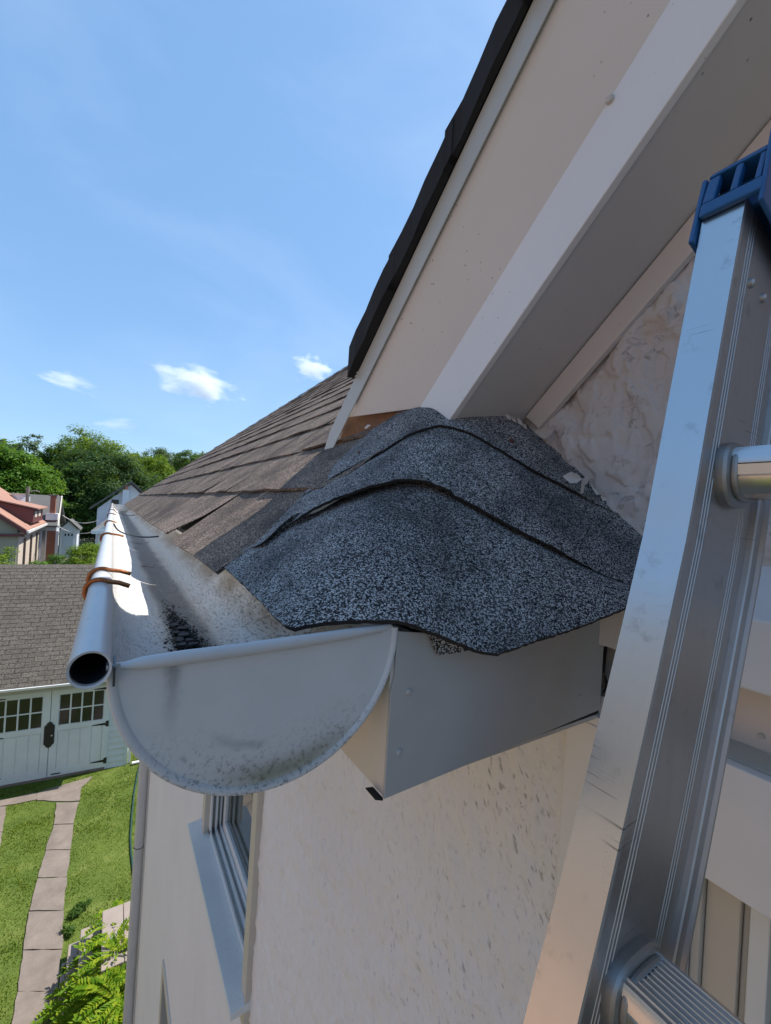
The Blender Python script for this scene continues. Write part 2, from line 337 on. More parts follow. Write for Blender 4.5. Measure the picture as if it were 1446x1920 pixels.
def scuff(mt):
    nt = mt.node_tree; bs = nt.nodes['Principled BSDF']; c = bs.inputs['Base Color'].links[0].from_socket
    st = ramp(nt, noise(nt, vec(nt, (10, 22, 900)), 1., 3, .5), [(.62, 0.), (.68, 1.)]); ar = ramp(nt, noise(nt, vec(nt, (3, 3, 5)), 3.2, 2), [(.55, 0.), (.66, 1.)])
    sm = ramp(nt, noise(nt, vec(nt), 55, 4, .65), [(.60, 0.), (.75, .55)])
    c = mix(nt, mth(nt, 'MULTIPLY', st, ar), c, (.10,.10,.11)); c = mix(nt, sm, c, (.30,.29,.28)); nt.links.new(c, bs.inputs['Base Color'])
scuff(M['alu']); scuff(M['alu2'])
# ------------------------------------------------------------------ setting: ground
M['terrain'] = paint('dull suburban ground', (.115,.115,.075), .95, .25, .2)
tag(MB().add([(-900,-900,GZ-.02),(900,-900,GZ-.02),(900,900,GZ-.02),(-900,900,GZ-.02)], [(0,1,2,3)]).build('terrain', M['terrain']), kind='structure')
tag(MB().add([(-6.6,-1.5,GZ),(3.5,-1.5,GZ),(3.5,24,GZ),(-6.6,24,GZ)], [(0,1,2,3)]).build('lawn', M['soil']), kind='structure')

# ------------------------------------------------------------------ THE HOUSE
house = empty('house', (2.5, 2.5, GZ)); tag(house, 'pale stucco house corner with shingled roof, seen close up from a ladder', 'house')
WX, GX = 0.446, 0.53                        # lower wall plane, recessed gable wall plane
RY1 = 5.45
def part(mb, name, mat, parent=house, **k):
    o = mb.build(name, mat, None, **k); o.parent = parent
    if parent is house: o.matrix_parent_inverse = Matrix.Translation(-house.location)
    return o
def hempty(name):
    e = empty(name, (0, 0, 0)); e.parent = house; e.matrix_parent_inverse = Matrix.Translation(-house.location); return e

# lower stucco wall (faces -X): a finely displaced sheet near the camera, plain boxes beyond
WY0, WY1 = 0.2875, 4.95
WIN = (1.335, 2.10, -1.55, -0.45)          # window opening y0,y1,z0,z1
def stucco_sheet(x, y0, y1, z0, z1, ny, nz, amp, freq, seed, name, mat, inside=None, terr=1.):
    yy, zz = np.meshgrid(np.linspace(y0, y1, ny), np.linspace(z0, z1, nz)); P = np.stack([np.full_like(yy, x), yy, zz], -1)
    q = P*np.array([1, freq, freq*.6]); a = fbm(q + .8*fbm(q*.7, 2, seed+9)[..., None], 5, seed); ridg = 1-np.abs(2*fbm(q*1.7, 3, seed+3)-.9)
    tr = (a+.12*ridg)*11; fl_ = np.floor(tr); e_ = np.clip((tr-fl_-.72)/.28, 0, 1); P[..., 0] -= amp*((a-.47)*1.6 + terr*(fl_+e_*e_*(3-2*e_)-4.5)*.16)
    P[..., 1] += 0; idx = np.arange(ny*nz).reshape(nz, ny)
    f = np.stack([idx[:-1,:-1], idx[1:,:-1], idx[1:,1:], idx[:-1,1:]], -1).reshape(-1, 4)
    if inside is not None:
        c = P.reshape(-1, 3)[f].mean(1); f = f[inside(c)]
    o = mesh_np(name, P.reshape(-1, 3), f, mat, None, True); o.parent = house; o.matrix_parent_inverse = Matrix.Translation(-house.location); return o
stucco_sheet(WX, .20, 1.315, -1.62, -.18, 360, 460, .0042, 38, 1, 'stucco_wall', M['stucco'], terr=1.0)
b = MB()
b.box((WX+.002, 1.315, GZ), (WX+.25, 1.335, -.18)); b.box((WX+.0015, 2.10, -3.1), (WX+.25, WY1, -.18)); b.box((WX+.002, 1.335, GZ), (WX+.25, 2.10, WIN[2]-.02)); b.box((WX+.002, 1.335, WIN[3]), (WX+.25, 2.10, -.18))
b.box((WX+.004, .2, GZ), (WX+.25, 1.315, -1.62)); b.box((WX+.002, 2.10, GZ), (WX+.25, 2.35, -3.1)); b.box((WX+.002, 3.05, GZ), (WX+.25, WY1, -3.1)); b.box((WX+.002, 2.35, GZ), (WX+.25, 3.05, -4.25))
b.box((WX+.26, WY1-.25, GZ), (6.2, WY1, -.18)); part(b, 'wall_body', M['stucco'])
part(MB().box((WX+.26, .21, GZ), (6.2, WY1-.26, -.3)), 'house_core', M['black'])

# --- upper window in that wall
def window(y0, y1, z0, z1, dep=.075):
    w = hempty('window'); x = WX
    part(MB().box((x-.018, y0-.022, z0-.09), (x+.10, y0+.02, z1+.05)), 'casing', M['casing'], w, bevel=.002)
    part(MB().box((x-.010, y1-.015, z0-.01), (x+.10, y1+.035, z1+.05)), 'casing', M['casing'], w, bevel=.002)
    part(MB().hexa([(x-.062, y0-.035, z0-.028),(x+.09, y0-.035, z0-.02),(x+.09, y1+.10, z0-.02),(x-.062, y1+.10, z0-.028),(x-.062, y0-.035, z0-.006),(x+.09, y0-.035, z0+.012),(x+.09, y1+.10, z0+.012),(x-.062, y1+.10, z0-.006)]), 'sill', M['sill'], w, bevel=.002)
    for (a, c, d) in ((.012, .020, .004), (.034, .044, .008), (.056, .064, .016)):      # tracks of the frame, each set deeper
        part(MB().box((x+a, y0+.021, z0+d), (x+c, y1-.016, z0+d+.022)), 'frame_track', M['vinyl'], w, bevel=.001)
        part(MB().box((x+a, y1-.05+d, z0+d), (x+c, y1-.016, z1)), 'frame_track', M['vinyl'], w, bevel=.001)
    s = part(MB().box((x+.066, y0+.02, z0+.03), (x+.084, y1-.05, z0+.075)).box((x+.066, y1-.085, z0+.076), (x+.084, y1-.05, z1)).box((x+.066, y0+.02, z0+.076), (x+.084, y0+.05, z1)), 'sash', M['vinyl'], w, bevel=.002)
    part(MB().box((x+.078, y0+.05, z0+.07), (x+.081, y1-.08, z1)), 'pane', M['glass'], w)
    part(MB().box((x+.16, y0, z0), (x+.17, y1, z1)), 'blind', M['housegrey'], w)
    return w
window(*WIN)
part(MB().box((WX-.02, 1.3025, -1.60), (WX+.05, 1.312, -.21)), 'casing_edge', M['casing'], bevel=.002)
lw = hempty('window')          # lower-floor window farther along, only its reveal shows
part(MB().box((WX-.012, 2.33, -4.3), (WX+.08, 2.37, -3.05)), 'casing', M['casing'], lw, bevel=.003)
part(MB().box((WX-.010, 3.03, -4.3), (WX+.08, 3.09, -3.05)), 'casing', M['casing'], lw, bevel=.003)
part(MB().box((WX-.06, 2.30, -4.29), (WX+.08, 3.12, -4.25)), 'sill', M['sill'], lw, bevel=.003)
part(MB().box((WX-.010, 2.37, -3.10), (WX+.08, 3.03, -3.04)), 'head', M['casing'], lw, bevel=.003)
part(MB().box((WX+.07, 2.37, -4.25), (WX+.078, 3.03, -3.1)), 'pane', M['glass'], lw)

# --- belt course between lower wall and gable wall, runs past the ladder
by0, by1 = -3.2, .262
def belt(prof, name, mat, y0=by0, y1=by1, **k):
    return part(MB().prism([(x, y1, z) for x, z in prof], (0, y0-y1, 0)), name, mat, **k)
belt([(.432,-.066),(.560,-.020),(.560,-.123),(.432,-.123)], 'belt_cap', M['white'], bevel=.002)
belt([(.478,-.124),(.560,-.124),(.560,-.196),(.478,-.196)], 'belt_board', M['almond'], y1=.268, bevel=.001)
belt([(.452,-.1885),(.477,-.183),(.477,-.197),(.452,-.197)], 'belt_ledge', M['strip'], y1=.2865)
belt([(.440,-.190),(.4515,-.190),(.4515,-.293),(.440,-.293)], 'head_board', M['white'], y1=.2045, bevel=.001)
p = onx(1427, 1381, .476); nl = MB().tube([(.4785, p.y, p.z), (.4755, p.y, p.z)], [.0026, .0020], 10); part(nl, 'nail_head', M['strip'])
# vertical corner board at the left of the window group, window frames under the head board
part(MB().box((.440, .2045, GZ), (.47, .2870, -.2)), 'corner_board', M['white'], bevel=.0015)
part(MB().box((.4385, .2045, -.293), (.4415, .2845, -.21)), 'corner_block', M['white'], bevel=.001)
fr = hempty('window_group')
for (y0, y1, x, mt) in ((.168,.203,.462,'soffit'), (.1605,.1675,.468,'strip'), (.135,.160,.475,'casing'), (.1295,.1345,.481,'strip'), (.1155,.129,.476,'vinyl'), (-.9,-.83,.47,'vinyl')):
    part(MB().box((x, y0, -1.7), (.52, y1, -.294)), 'frame', M[mt], fr, bevel=.0012)
part(MB().box((.50, -.83, -1.7), (.51, .115, -.294)), 'pane', M['glass'], fr)
part(MB().box((.49, .098, -1.7), (.499, .1148, -.294)), 'sash', M['gtrim'], fr, bevel=.001)
part(MB().box((.446, by0, GZ), (.52, .2, -1.7)), 'lower_wall', M['stucco'])

# --- return box below the little roof: fascia facing the camera with nails, side fascia behind the gutter
A = ony(737, 1262, .25); FZ0, FZ1 = -.2035, -.1925
f = MB().prism([(.1735,.25,FZ0),(.4415,.25,FZ1),(.4415,.25,-.098),(.4455,.25,-.076),(.42,.25,-.062),(.30,.25,-.10),(.23,.25,-.092),(.176,.25,-.084),(.1765,.25,-.116),(.1735,.25,-.128)], (0, .0022, 0))
fa = part(f, 'end_fascia', M['flash'], bevel=.0004)
for u, v in ((766,1297), (748,1410), (1087,1307)):
    p = ony(u, v, .25); part(MB().tube([(p.x,.2505,p.z),(p.x,.2492,p.z),(p.x,.2482,p.z)], [.0026,.0026,.0014], 12), 'nail_head', M['flash'], fa, smooth=True)
part(MB().box((.1738,.2525,-.2025),(.19,RY1-.2,-.086)), 'eave_fascia', M['almond'])
part(MB().hexa([(.167,.2515,-.2030),(.1736,.2515,-.2055),(.1736,.2655,-.2055),(.167,.2655,-.2030),(.167,.2515,-.2022),(.1736,.2515,-.2035),(.1736,.2655,-.2035),(.167,.2655,-.2022)]), 'bottom_flap', M['under'])
part(MB().box((.191,.2535,-.203),(.4448,RY1-.2,-.199)), 'soffit', M['soffit'])
part(MB().prism([(.19,.2536,-.198),(.4448,.2536,-.198),(.4448,.2536,-.11),(.19,.2536,-.11)], (0, .6, 0)), 'box_core', M['under'])
# torn sheet metal between box and belt course
for k, (u0, v0, u1, v1) in enumerate(((1138,1200,1132,1262), (1134,1268,1131,1300), (1131,1312,1142,1322), (1163,1150,1141,1196))):
    a, c = ony(u0, v0, .2515), ony(u1, v1, .2515); part(MB().tube([a, (a+c)/2+Vector((.002,.002*(-1)**k,0)), c], [.0012, .0022, .0010], 5), 'torn_metal', M['under' if k != 2 else 'flash'])

# --- main roof deck + shingle courses (each tab a piece)
roof = hempty('main_roof')
RIDGEX = 3.35
def rp(x, y, off=0): return Vector((x, y, RZ0+TP*(x-RX0))) + RN*off
d = MB().prism([rp(.135, .62, -.012), rp(.35, .80, -.012), rp(RIDGEX, 1.2, -.012), rp(RIDGEX, RY1-.03, -.012), rp(.135, RY1-.03, -.012)], RN*-.02)
part(d, 'roof_deck', M['under'], roof)
far = MB(); far.prism([rp(RIDGEX, -1, -.01), rp(RIDGEX, RY1, -.01), Vector((2*RIDGEX-.1, RY1, -.1)), Vector((2*RIDGEX-.1, -1, -.1))], (0, 0, -.03)); part(far, 'rear_slope', M['roof'], roof)
part(MB().prism([rp(.19, RY1-.06, -.034), rp(RIDGEX, RY1-.06, -.034), Vector((RIDGEX, RY1-.06, -.3)), Vector((.19, RY1-.06, -.3))], (0, .03, 0)), 'far_rake', M['white'], roof)
DX, TW = .125, .305
nc = int((RIDGEX-RX0)/DX)
tabs = []
for i in range(nc):
    x0 = RX0+DX*i - (.004 if i == 0 else 0)
    off = (.152 if i % 2 else 0)
    ys = np.arange(.33 + off - .62, RY1, TW)
    for y in ys: tabs.append((i, x0, y))
def ymin(x): return .50 + max(0, x-.25)*.95
def tab_geo(i, x0, y, rng):
    y0, y1 = y+.0028, y+(TW if i else 2*TW)-.0028
    lo = ymin(x0)
    if y1 < lo+.02: return None
    y0 = max(y0, lo); y1 = min(y1, RY1)
    if y1-y0 < .02: return None
    n = 5; yy = np.linspace(y0, y1, n); top = x0+DX+.028
    cl, cr = rng.normal(0, .0012, 2); lift = .0065+abs(rng.normal(0, .0012))
    special = (i == 0 and abs(y-.943) < .01)
    vs = []
    for k, yv in enumerate(yy):
        t = k/(n-1); l = lift + cl*(1-t) + cr*t + .0012*math.sin(yv*23+i)
        jx = rng.normal(0, .0012)
        if special: l += .016*(1-t)**2
        vs += [rp(x0+jx, yv, l), rp(x0+jx, yv, l-.0045), rp(x0+.06, yv, .0038 + (.004*(1-t)**2 if special else 0)), rp(top, yv, .0008)]
    fs = []
    for k in range(n-1):
        a, b_ = 4*k, 4*(k+1); fs += [(a+1, a, b_, b_+1), (a, a+2, b_+2, b_), (a+2, a+3, b_+3, b_+2)]
    e = 4*(n-1); fs += [(0, 1, 2), (e, e+2, e+1)]
    return vs, fs
rng = np.random.default_rng(3)
# shift tab phase so that a slit falls at y = .943 on the first course
tabs = [t for t in tabs if t[0]] + [(0, RX0-.004, .943+.61*k) for k in range(-2, 8)]
scored = []
for tb in tabs:
    i, x0, y = tb; P_ = rp(x0+.06, max(y+.15, .55)); dist = P_.length
    scored.append((dist, tb))
scored.sort(key=lambda s: s[0])
nobj = 0; rest = MB()
for dist, tb in scored:
    g = tab_geo(*tb, rng)
    if g is None: continue
    if nobj < 285 and tb[0] < 16:
        part(MB().add(*g), 'shingle', M['roof'], roof, smooth=True); nobj += 1
    else: rest.add(*g)
ro = part(rest, 'far_shingles', M['roof'], roof, smooth=True); ro['kind'] = 'stuff'

# --- the little return roof: three shingle caps bent over its hip
ret = hempty('return_roof')
def row(anchors, ncol=145, foldcol=72):
    """anchors: (u, v, point-or-None, isfold); depth between anchored points runs linearly in inverse depth"""
    px = np.array([(a[0], a[1]) for a in anchors], float); s = np.concatenate([[0], np.cumsum(np.hypot(*np.diff(px, axis=0).T))])
    ka = [i for i, a in enumerate(anchors) if a[2] is not None]
    inv = np.interp(s, s[ka], [1/anchors[i][2].dot(FW) for i in ka])
    pts = [ray(*px[i])*(1/inv[i]) for i in range(len(px))]
    fi = [i for i, a in enumerate(anchors) if len(a) > 3][0]
    P_ = np.array([tuple(p) for p in pts]); L = np.concatenate([[0], np.cumsum(np.linalg.norm(np.diff(P_, axis=0), axis=1))])
    tgt = np.concatenate([np.linspace(0, L[fi], foldcol+1), np.linspace(L[fi], L[-1], ncol-foldcol)[1:]])
    out = []
    for t in tgt:                                             # Catmull-Rom through the 3D points
        k = min(max(np.searchsorted(L, t)-1, 0), len(L)-2); a = (t-L[k])/(L[k+1]-L[k])
        p0, p1, p2, p3 = P_[max(k-1, 0)], P_[k], P_[k+1], P_[min(k+2, len(L)-1)]
        m1 = (p2-p0)/(L[k+1]-L[max(k-1, 0)])*(L[k+1]-L[k]); m2 = (p3-p1)/(L[min(k+2, len(L)-1)]-L[k])*(L[k+1]-L[k])
        out.append(.55*((2*a**3-3*a**2+1)*p1+(a**3-2*a**2+a)*m1+(-2*a**3+3*a**2)*p2+(a**3-a**2)*m2) + .45*(p1+(p2-p1)*a))
    return np.array(out)
Tt, Tp = ony(920, 1226, .222), onx(800, 757, .392)
def fold(t): return Tt.lerp(Tp, t)
def foldv(v):                               # point of the hip at image height v
    lo, hi = 0, 1
    for _ in range(40):
        md = (lo+hi)/2; q = fold(md); vv = CY + F_*q.dot(YI)/q.dot(FW)
        if vv > v: lo = md
        else: hi = md
    return fold(lo)
def onf(u, v): q = foldv(v); d_ = ray(u, v); return d_*(q.dot(FW)/d_.dot(FW))
r0 = row([(398,1044,onroof(398,1044,.004)), (440,1082,None), (490,1130,None), (545,1181,ony(545,1181,.262)), (600,1172,None), (660,1166,ony(660,1166,.252)), (740,1166,ony(740,1166,.245)), (800,1184,ony(800,1184,.236)), (855,1207,None), (919,1227,Tt,1), (985,1209,None), (1060,1185,None), (1130,1159,None), (1200,1132,ony(1200,1132,.200)), (1275,1100,ony(1275,1100,.205))])
r1 = row([(470,1030,onroof(470,1030,.005)), (515,1001,onroof(515,1001,.006)), (580,973,None), (640,946,None), (700,924,None), (755,913,None), (800,917,onf(800,917),1), (850,936,None), (900,963,None), (960,997,None), (1040,1036,None), (1130,1076,ony(1130,1076,.238)), (1200,1098,ony(1200,1098,.222)), (1275,1070,onx(1275,1070,.53))])
r2 = row([(560,935,onroof(560,935,.005)), (618,899,onroof(618,899,.006)), (670,874,None), (720,849,None), (770,818,None), (825,802,onf(825,802),1), (880,815,None), (930,843,None), (1000,886,None), (1100,936,onx(1100,936,.500)), (1172,972,onx(1172,972,.530))])
r3 = row([(628,862,onroof(628,862,.004)), (668,826,onroof(668,826,.004)), (700,800,None), (745,772,None), (805,756,Tp,1), (870,757,onx(870,757,.43)), (935,764,None), (990,792,onx(990,792,.528)), (1008,806,onx(1008,806,.531))])
def cap_shingle(lo, hi, lift, ext, name='cap_shingle', nrow=14, rend=60, rl=1., st=-.5):
    lo = lo.copy(); hi = hi + (hi-lo)*ext; rows = [lo + (hi-lo)*t for t in np.linspace(0, 1, nrow)]
    G = np.array(rows); du = np.gradient(G, axis=1); dv = np.gradient(G, axis=0); N_ = np.cross(du, dv); N_ /= np.linalg.norm(N_, axis=2, keepdims=True)
    if N_[0, 72] @ np.array((-.3, -.6, .6)) < 0: N_ = -N_
    t = np.linspace(0, 1, nrow)[:, None, None]; nc_ = G.shape[1]
    ci = np.arange(nc_)/3.; sm_ = lambda x: np.clip(x, 0, 1)**2*(3-2*np.clip(x, 0, 1))
    fade = sm_((ci-st)/7.)*(1-sm_((ci-rend)/5.)); w = (fade*np.where(ci > 26, rl, 1.))[None, :, None]
    wig = (fbm(G*22, 3, 5)-.45)[..., None]
    G = G + N_*(lift*(1-t)**1.3*w - .0040*np.clip((t-.65)/.35, 0, 1) + .0035*wig)
    ez_ = np.zeros(nc_); edge = (vnoise(np.stack([np.arange(nc_)*.3, ez_, ez_], -1), 8)-.5) + .7*(vnoise(np.stack([np.arange(nc_)*1.3, ez_+3, ez_], -1), 9)-.5)
    G[0] += (G[1]-G[0])*edge[:, None]*.16; G[0] += N_[0]*(.0016*(vnoise(np.stack([np.arange(nc_)*.9, ez_, ez_+2], -1), 4)-.5))[:, None]
    tk = (.0034*np.clip(fade, .1, 1))[None, :, None]; B = G - N_*tk; n = nc_; v_ = np.concatenate([G.reshape(-1, 3), B.reshape(-1, 3)]); k = n*nrow; fs = []
    for a in range(nrow-1):
        for c in range(n-1):
            i = a*n+c; fs += [(i, i+1, i+n+1, i+n), (k+i, k+i+n, k+i+n+1, k+i+1)]
    for c in range(n-1): fs += [(c, k+c, k+c+1, c+1)]
    for a in range(nrow-1): fs += [(a*n, (a+1)*n, k+(a+1)*n, k+a*n), (a*n+n-1, k+a*n+n-1, k+(a+1)*n+n-1, (a+1)*n+n-1)]
    mb = MB().add([tuple(p) for p in v_], fs); q_ = 2*(nrow-1)*(n-1); mb.m = [0]*q_+[1]*(len(fs)-q_)
    o = part(mb, name, [M['cap'], M['under']], ret, smooth=True, angle=50); return o
cap_shingle(r0, r1, .0015, .30)
cap_shingle(r1, r2, .0105, .30, rend=34, rl=.6, st=3.)
cap_shingle(r2, r3, .0040, .02, rend=40, st=3.)
# torn under-layer showing below the tip
q = [ony(745,1168,.246), ony(808,1190,.243), ony(824,1229,.243), ony(870,1222,.240), ony(905,1212,.238), ony(900,1190,.24)]
part(MB().prism(q, (0, .004, 0)), 'underlay_flap', M['cap'], ret)
p = (onf(1010, 857)+Vector((0,0,0))); 
q = Vector(tuple(r2[108]*.62+r3[108]*.38)); part(MB().tube([q-Vector((.0,-.002,.002)), q+Vector((-.001,-.003,.0038))], [.0045,.0035], 10), 'rusty_nail', M['rust'], ret)
q = Vector(tuple(r2[30]*.7+r3[30]*.3)); part(MB().tube([q, q+Vector((-.002,-.002,.004))], [.003,.002], 8), 'rusty_nail', M['rust'], ret)
core = MB().prism([(.20,.262,-.11),(.52,.262,-.11),(.52,.40,.02),(.40,.42,.06),(.30,.42,.0)], (0, .15, .02)); part(core, 'return_core', M['under'], ret)

# --- gable wall and rake
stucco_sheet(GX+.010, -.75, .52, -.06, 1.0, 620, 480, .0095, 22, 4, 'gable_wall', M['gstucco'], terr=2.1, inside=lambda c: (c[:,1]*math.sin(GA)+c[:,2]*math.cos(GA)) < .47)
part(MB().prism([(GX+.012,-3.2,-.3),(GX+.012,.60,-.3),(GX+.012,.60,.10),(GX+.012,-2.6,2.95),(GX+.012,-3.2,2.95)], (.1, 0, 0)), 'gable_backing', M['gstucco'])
YT = -2.6
def rk(x, n, y): return Vector((x, y, (n - y*math.sin(GA))/math.cos(GA)))
def nof(x, u, v): p_ = onx(u, v, x); return p_.dot(GU)
def rake_n(x, l): return (nof(x, *l[0]) + nof(x, *l[1]))/2
LD1, LDR, LDL, LBK = ((800,757),(1245,0)), ((690,690),(1045,0)), ((672,690),(1005,0)), ((650,680),(950,0))
L2, L3, L4 = ((870,755),(1378,0)), ((985,785),(1446,215)), ((1010,800),(1310,460))
X0, X2 = .347, .392
n0 = rake_n(X0, LDR); n00 = rake_n(X0, LDL); n1 = rake_n(X2, LD1); n2 = rake_n(X2, L2)
X3 = .515; n3 = n2+.0005
for _ in range(30): X3 += .4*((n3 - rake_n(X3, L3))/ (rake_n(X3, L3)/X3))
X3 = min(X3, GX-.006); n4 = rake_n(X3, L4)
def board(c0, c1, e0, e1, th, name, mat, top=YT, **k):
    """a rake board whose front runs from edge c0=(x,n) to edge c1; lower ends at pixels e0, e1"""
    a = onx(*e0, c0[0]).y; b_ = onx(*e1, c1[0]).y
    fr_ = [rk(*c0, a), rk(*c1, b_), rk(*c1, top), rk(*c0, top)]
    nn = (fr_[1]-fr_[0]).cross(fr_[3]-fr_[0]).normalized()
    if nn.x < 0: nn = -nn
    return part(MB().prism(fr_, nn*th), name, mat, **k)
fb = board((X0+.004, n0+.003), (X2, n1), (650,832), (784,816), .008, 'rake_board', M['almond'], bevel=.0005)
vb = part(MB().prism([rk(X2-.001, n1, onx(790,770,X2).y), rk(X2-.001, n2, .62), rk(X2-.001, n2, YT), rk(X2-.001, n1, YT)], (.010, 0, 0)), 'rake_fascia', M['white'], bevel=.0012)
part(MB().prism([rk(X2+.010, n2+.002, .62), rk(X3+.01, n2+.002, .60), rk(X3+.01, n2+.002, YT), rk(X2+.010, n2+.002, YT)], GU*.006), 'rake_soffit', M['soffit'])
part(MB().prism([rk(X3, n2, onx(985,785,X3).y), rk(X3, n4, onx(1010,800,X3).y), rk(X3, n4, YT), rk(X3, n2, YT)], (.010, 0, 0)), 'frieze_board', M['almond'], bevel=.001)
foot = onx(604, 848, X0)
de = part(MB().prism([rk(X0, n0-.003, foot.y-.012), rk(X0, (n0+n00)/2, foot.y+.004), rk(X0, n00, foot.y-.03), rk(X0, n00, YT), rk(X0, n0-.003, YT)], (.0018, 0, 0)), 'drip_edge', M['strip'], bevel=.0004)
p = onx(1146, 188, X2); part(MB().tube([Vector((X2+.004, p.y, p.z)), Vector((X2-.003, p.y, p.z-.0005)), Vector((X2-.0052, p.y, p.z-.001))], [.0042, .0042, .0026], 14), 'nail_head', M['flake'], smooth=True)
part(MB().prism([onx(652,765,.362), onx(800,735,.398), onx(812,775,.404), onx(738,806,.390), onx(690,818,.372), onx(636,832,.358)], (.012, .004, .002)), 'bare_wood', M['wood'])
part(MB().prism([onx(690,796,.359), onx(683,803,.357), onx(687,804,.358), onx(696,797,.360)], (-.0005, 0, 0)), 'paint_peel', M['flake'])
part(MB().prism([onx(648,800,.37), onx(700,775,.40), onx(830,742,.42), onx(840,800,.42), onx(700,830,.37), onx(640,835,.36)], (.03, .0, 0)), 'rake_core', M['under'])
# cross gable roof: deck behind, and the shingle courses whose ends make the black verge
gr = hempty('gable_roof')
nd0 = n00 + .001
part(MB().prism([rk(X0+.004, nd0, .60), rk(X0+.004, nd0, YT), rk(4.5, nd0, YT), rk(4.5, nd0, -.2), rk(1.4, nd0, .60)], GU*.010), 'roof_deck', M['under'], gr)
part(MB().prism([rk(X0+.004, nd0+.011, YT), rk(4.5, nd0+.011, YT), Vector((4.5, YT-4, rk(0, nd0, YT).z-3.6)), Vector((X0+.004, YT-4, rk(0, nd0, YT).z-3.6))], (0, 0, -.02)), 'rear_slope', M['roof'], gr)
yb = onx(652, 681, X0-.015).y
nbk = rake_n(X0-.012, LBK); E_ = .158*math.cos(GA)
for k in range(18):
    yk = yb - k*E_; o0 = .0135 + rng.normal(0, .0020) + (.004 if k in (3, 7) else 0)
    lo, hi = nd0+.0115, max(nbk, nd0+.02)
    pts = []
    for j in range(6):
        yy = yk - E_*1.12*j/5; up_ = (hi + .004) + .005*(1-j/5) + rng.normal(0, .0006); xx = X0-o0-.0015*math.sin(j*2.1+k)+rng.normal(0, .0007)
        pts.append((yy, up_, xx))
    mb = MB(); rings = []
    for yy, up_, xx in pts: rings.append([rk(xx, lo-.011, yy), rk(xx, up_, yy), rk(1.3, up_-.001, yy), rk(1.3, lo, yy), rk(X0+.003, lo, yy), rk(X0-.001, lo-.011, yy)])
    mb.loft(rings); part(mb, 'shingle', M['under'], gr)

# ------------------------------------------------------------------ paint scraps lying on the return roof by the wall
def scrap(pts, name, label, th=.0007):
    P_ = [Vector(p) for p in pts]; c = sum(P_, Vector())/len(P_); mb = MB(); n = (P_[1]-P_[0]).cross(P_[2]-P_[0]).normalized()
    top = [p+n*(.0012*random.uniform(-1, 1)) for p in P_]; mb.add([c+n*.001]+top+[c+n*.001-n*th]+[p-n*th for p in top], [(0, i+1, (i+1) % len(P_)+1) for i in range(len(P_))]+[(len(P_)+1, len(P_)+1+(i+1) % len(P_)+1, len(P_)+2+i) for i in range(len(P_))]+[(i+1, len(P_)+2+i, len(P_)+2+(i+1) % len(P_), (i+1) % len(P_)+1) for i in range(len(P_))])
    tag(mb.build(name, M['flake']), label, 'paint flake', 'paint flakes along the wall')
def onscrap(pl, x): return [onx(u, v, x) for u, v in pl]
scrap(onscrap([(1003,808),(1022,802),(1038,803),(1036,814),(1024,824),(1012,818)], .512), 'paint_flake', 'curled white paint flake at the foot of the frieze board')
scrap(onscrap([(1056,893),(1070,885),(1084,889),(1092,898),(1083,906),(1070,906)], .478), 'paint_flake', 'large fan-shaped white paint flake on the dark return roof')
scrap(onscrap([(1092,898),(1102,893),(1104,905),(1095,912),(1094,924),(1088,926)], .487), 'paint_flake', 'hooked white paint flake beside the fan-shaped one')
scrap(onscrap([(1104,904),(1108,905),(1124,926),(1120,928)], .495), 'paint_flake', 'narrow sliver of white paint against the gable wall')
scrap(onscrap([(1126,930),(1136,928),(1142,935),(1132,940)], .50), 'paint_flake', 'small round white paint flake below the sliver')
scrap(onscrap([(1144,930),(1156,926),(1160,936),(1150,938)], .51), 'paint_flake', 'lowest white paint flake in the crack beside the ladder')
for k, (u, v) in enumerate(((948,776),(958,780),(970,786),(978,793),(964,776))):
    scrap(onscrap([(u,v),(u+8,v+2),(u+11,v+12),(u+4,v+9)], .478+.008*k), 'paint_flake', ['leftmost old paint chip under the lower end of the rake soffit','second old paint chip from the left under the rake soffit','middle old paint chip in the row under the rake soffit','old paint chip nearest the frieze board under the rake soffit','upper old paint chip tucked under the rake soffit'][k])

# ------------------------------------------------------------------ GUTTER
gut = empty('gutter', (.089, .25, -.084)); tag(gut, 'half-round painted metal gutter with rolled bead running along the eave', 'gutter')
def gpart(mb, name, mat, parent=gut, **k):
    o = mb.build(name, mat, None, **k); o.parent = parent
    if parent is gut: o.matrix_parent_inverse = Matrix.Translation(-gut.location)
    return o
CXg, CZg, RG, GY0, GY1 = .0891, -.084, .0865, .2525, 5.3
def arc(r, a0=180, a1=360, n=26): return [(CXg+r*math.cos(R(a0+(a1-a0)*i/n)), CZg+r*math.sin(R(a0+(a1-a0)*i/n))) for i in range(n+1)]
ys = [GY0+(GY1-GY0)*(i/60)**1.6 for i in range(61)]
inn = arc(RG-.0012); out = arc(RG)[::-1]; rings = []
for k, y in enumerate(ys):
    wv = .0012*math.sin(y*9+1)+.0008*math.sin(y*23)
    rings.append([(x+wv*(x > .1)*(z+.17)/.08, y, z) for x, z in inn] + [(x+wv*(x > .1)*(z+.17)/.08, y, z) for x, z in out])
gpart(MB().loft(rings), 'trough', M['trough'], smooth=True, angle=60)
bc = (-.0052, -.0832); nb = 40
def circ(c, r, y, n=nb): return [(c[0]+r*math.cos(2*math.pi*i/n), y, c[1]+r*math.sin(2*math.pi*i/n)) for i in range(n)]
gpart(MB().loft([circ(bc, .0077, .247), circ(bc, .0077, 1.2)], True, False), 'bead_bore_shade', M['strap'], smooth=True)  # dark lining: the shade inside the long tube is put into its colour
rb = [circ(bc, .0079, .2475), circ(bc, .0079, .2445), circ(bc, .0090, .2440)] + [circ(bc, .0090+.0001*math.sin(k*1.7), .30+(GY1-.30)*(k/24)**1.5) for k in range(25)]
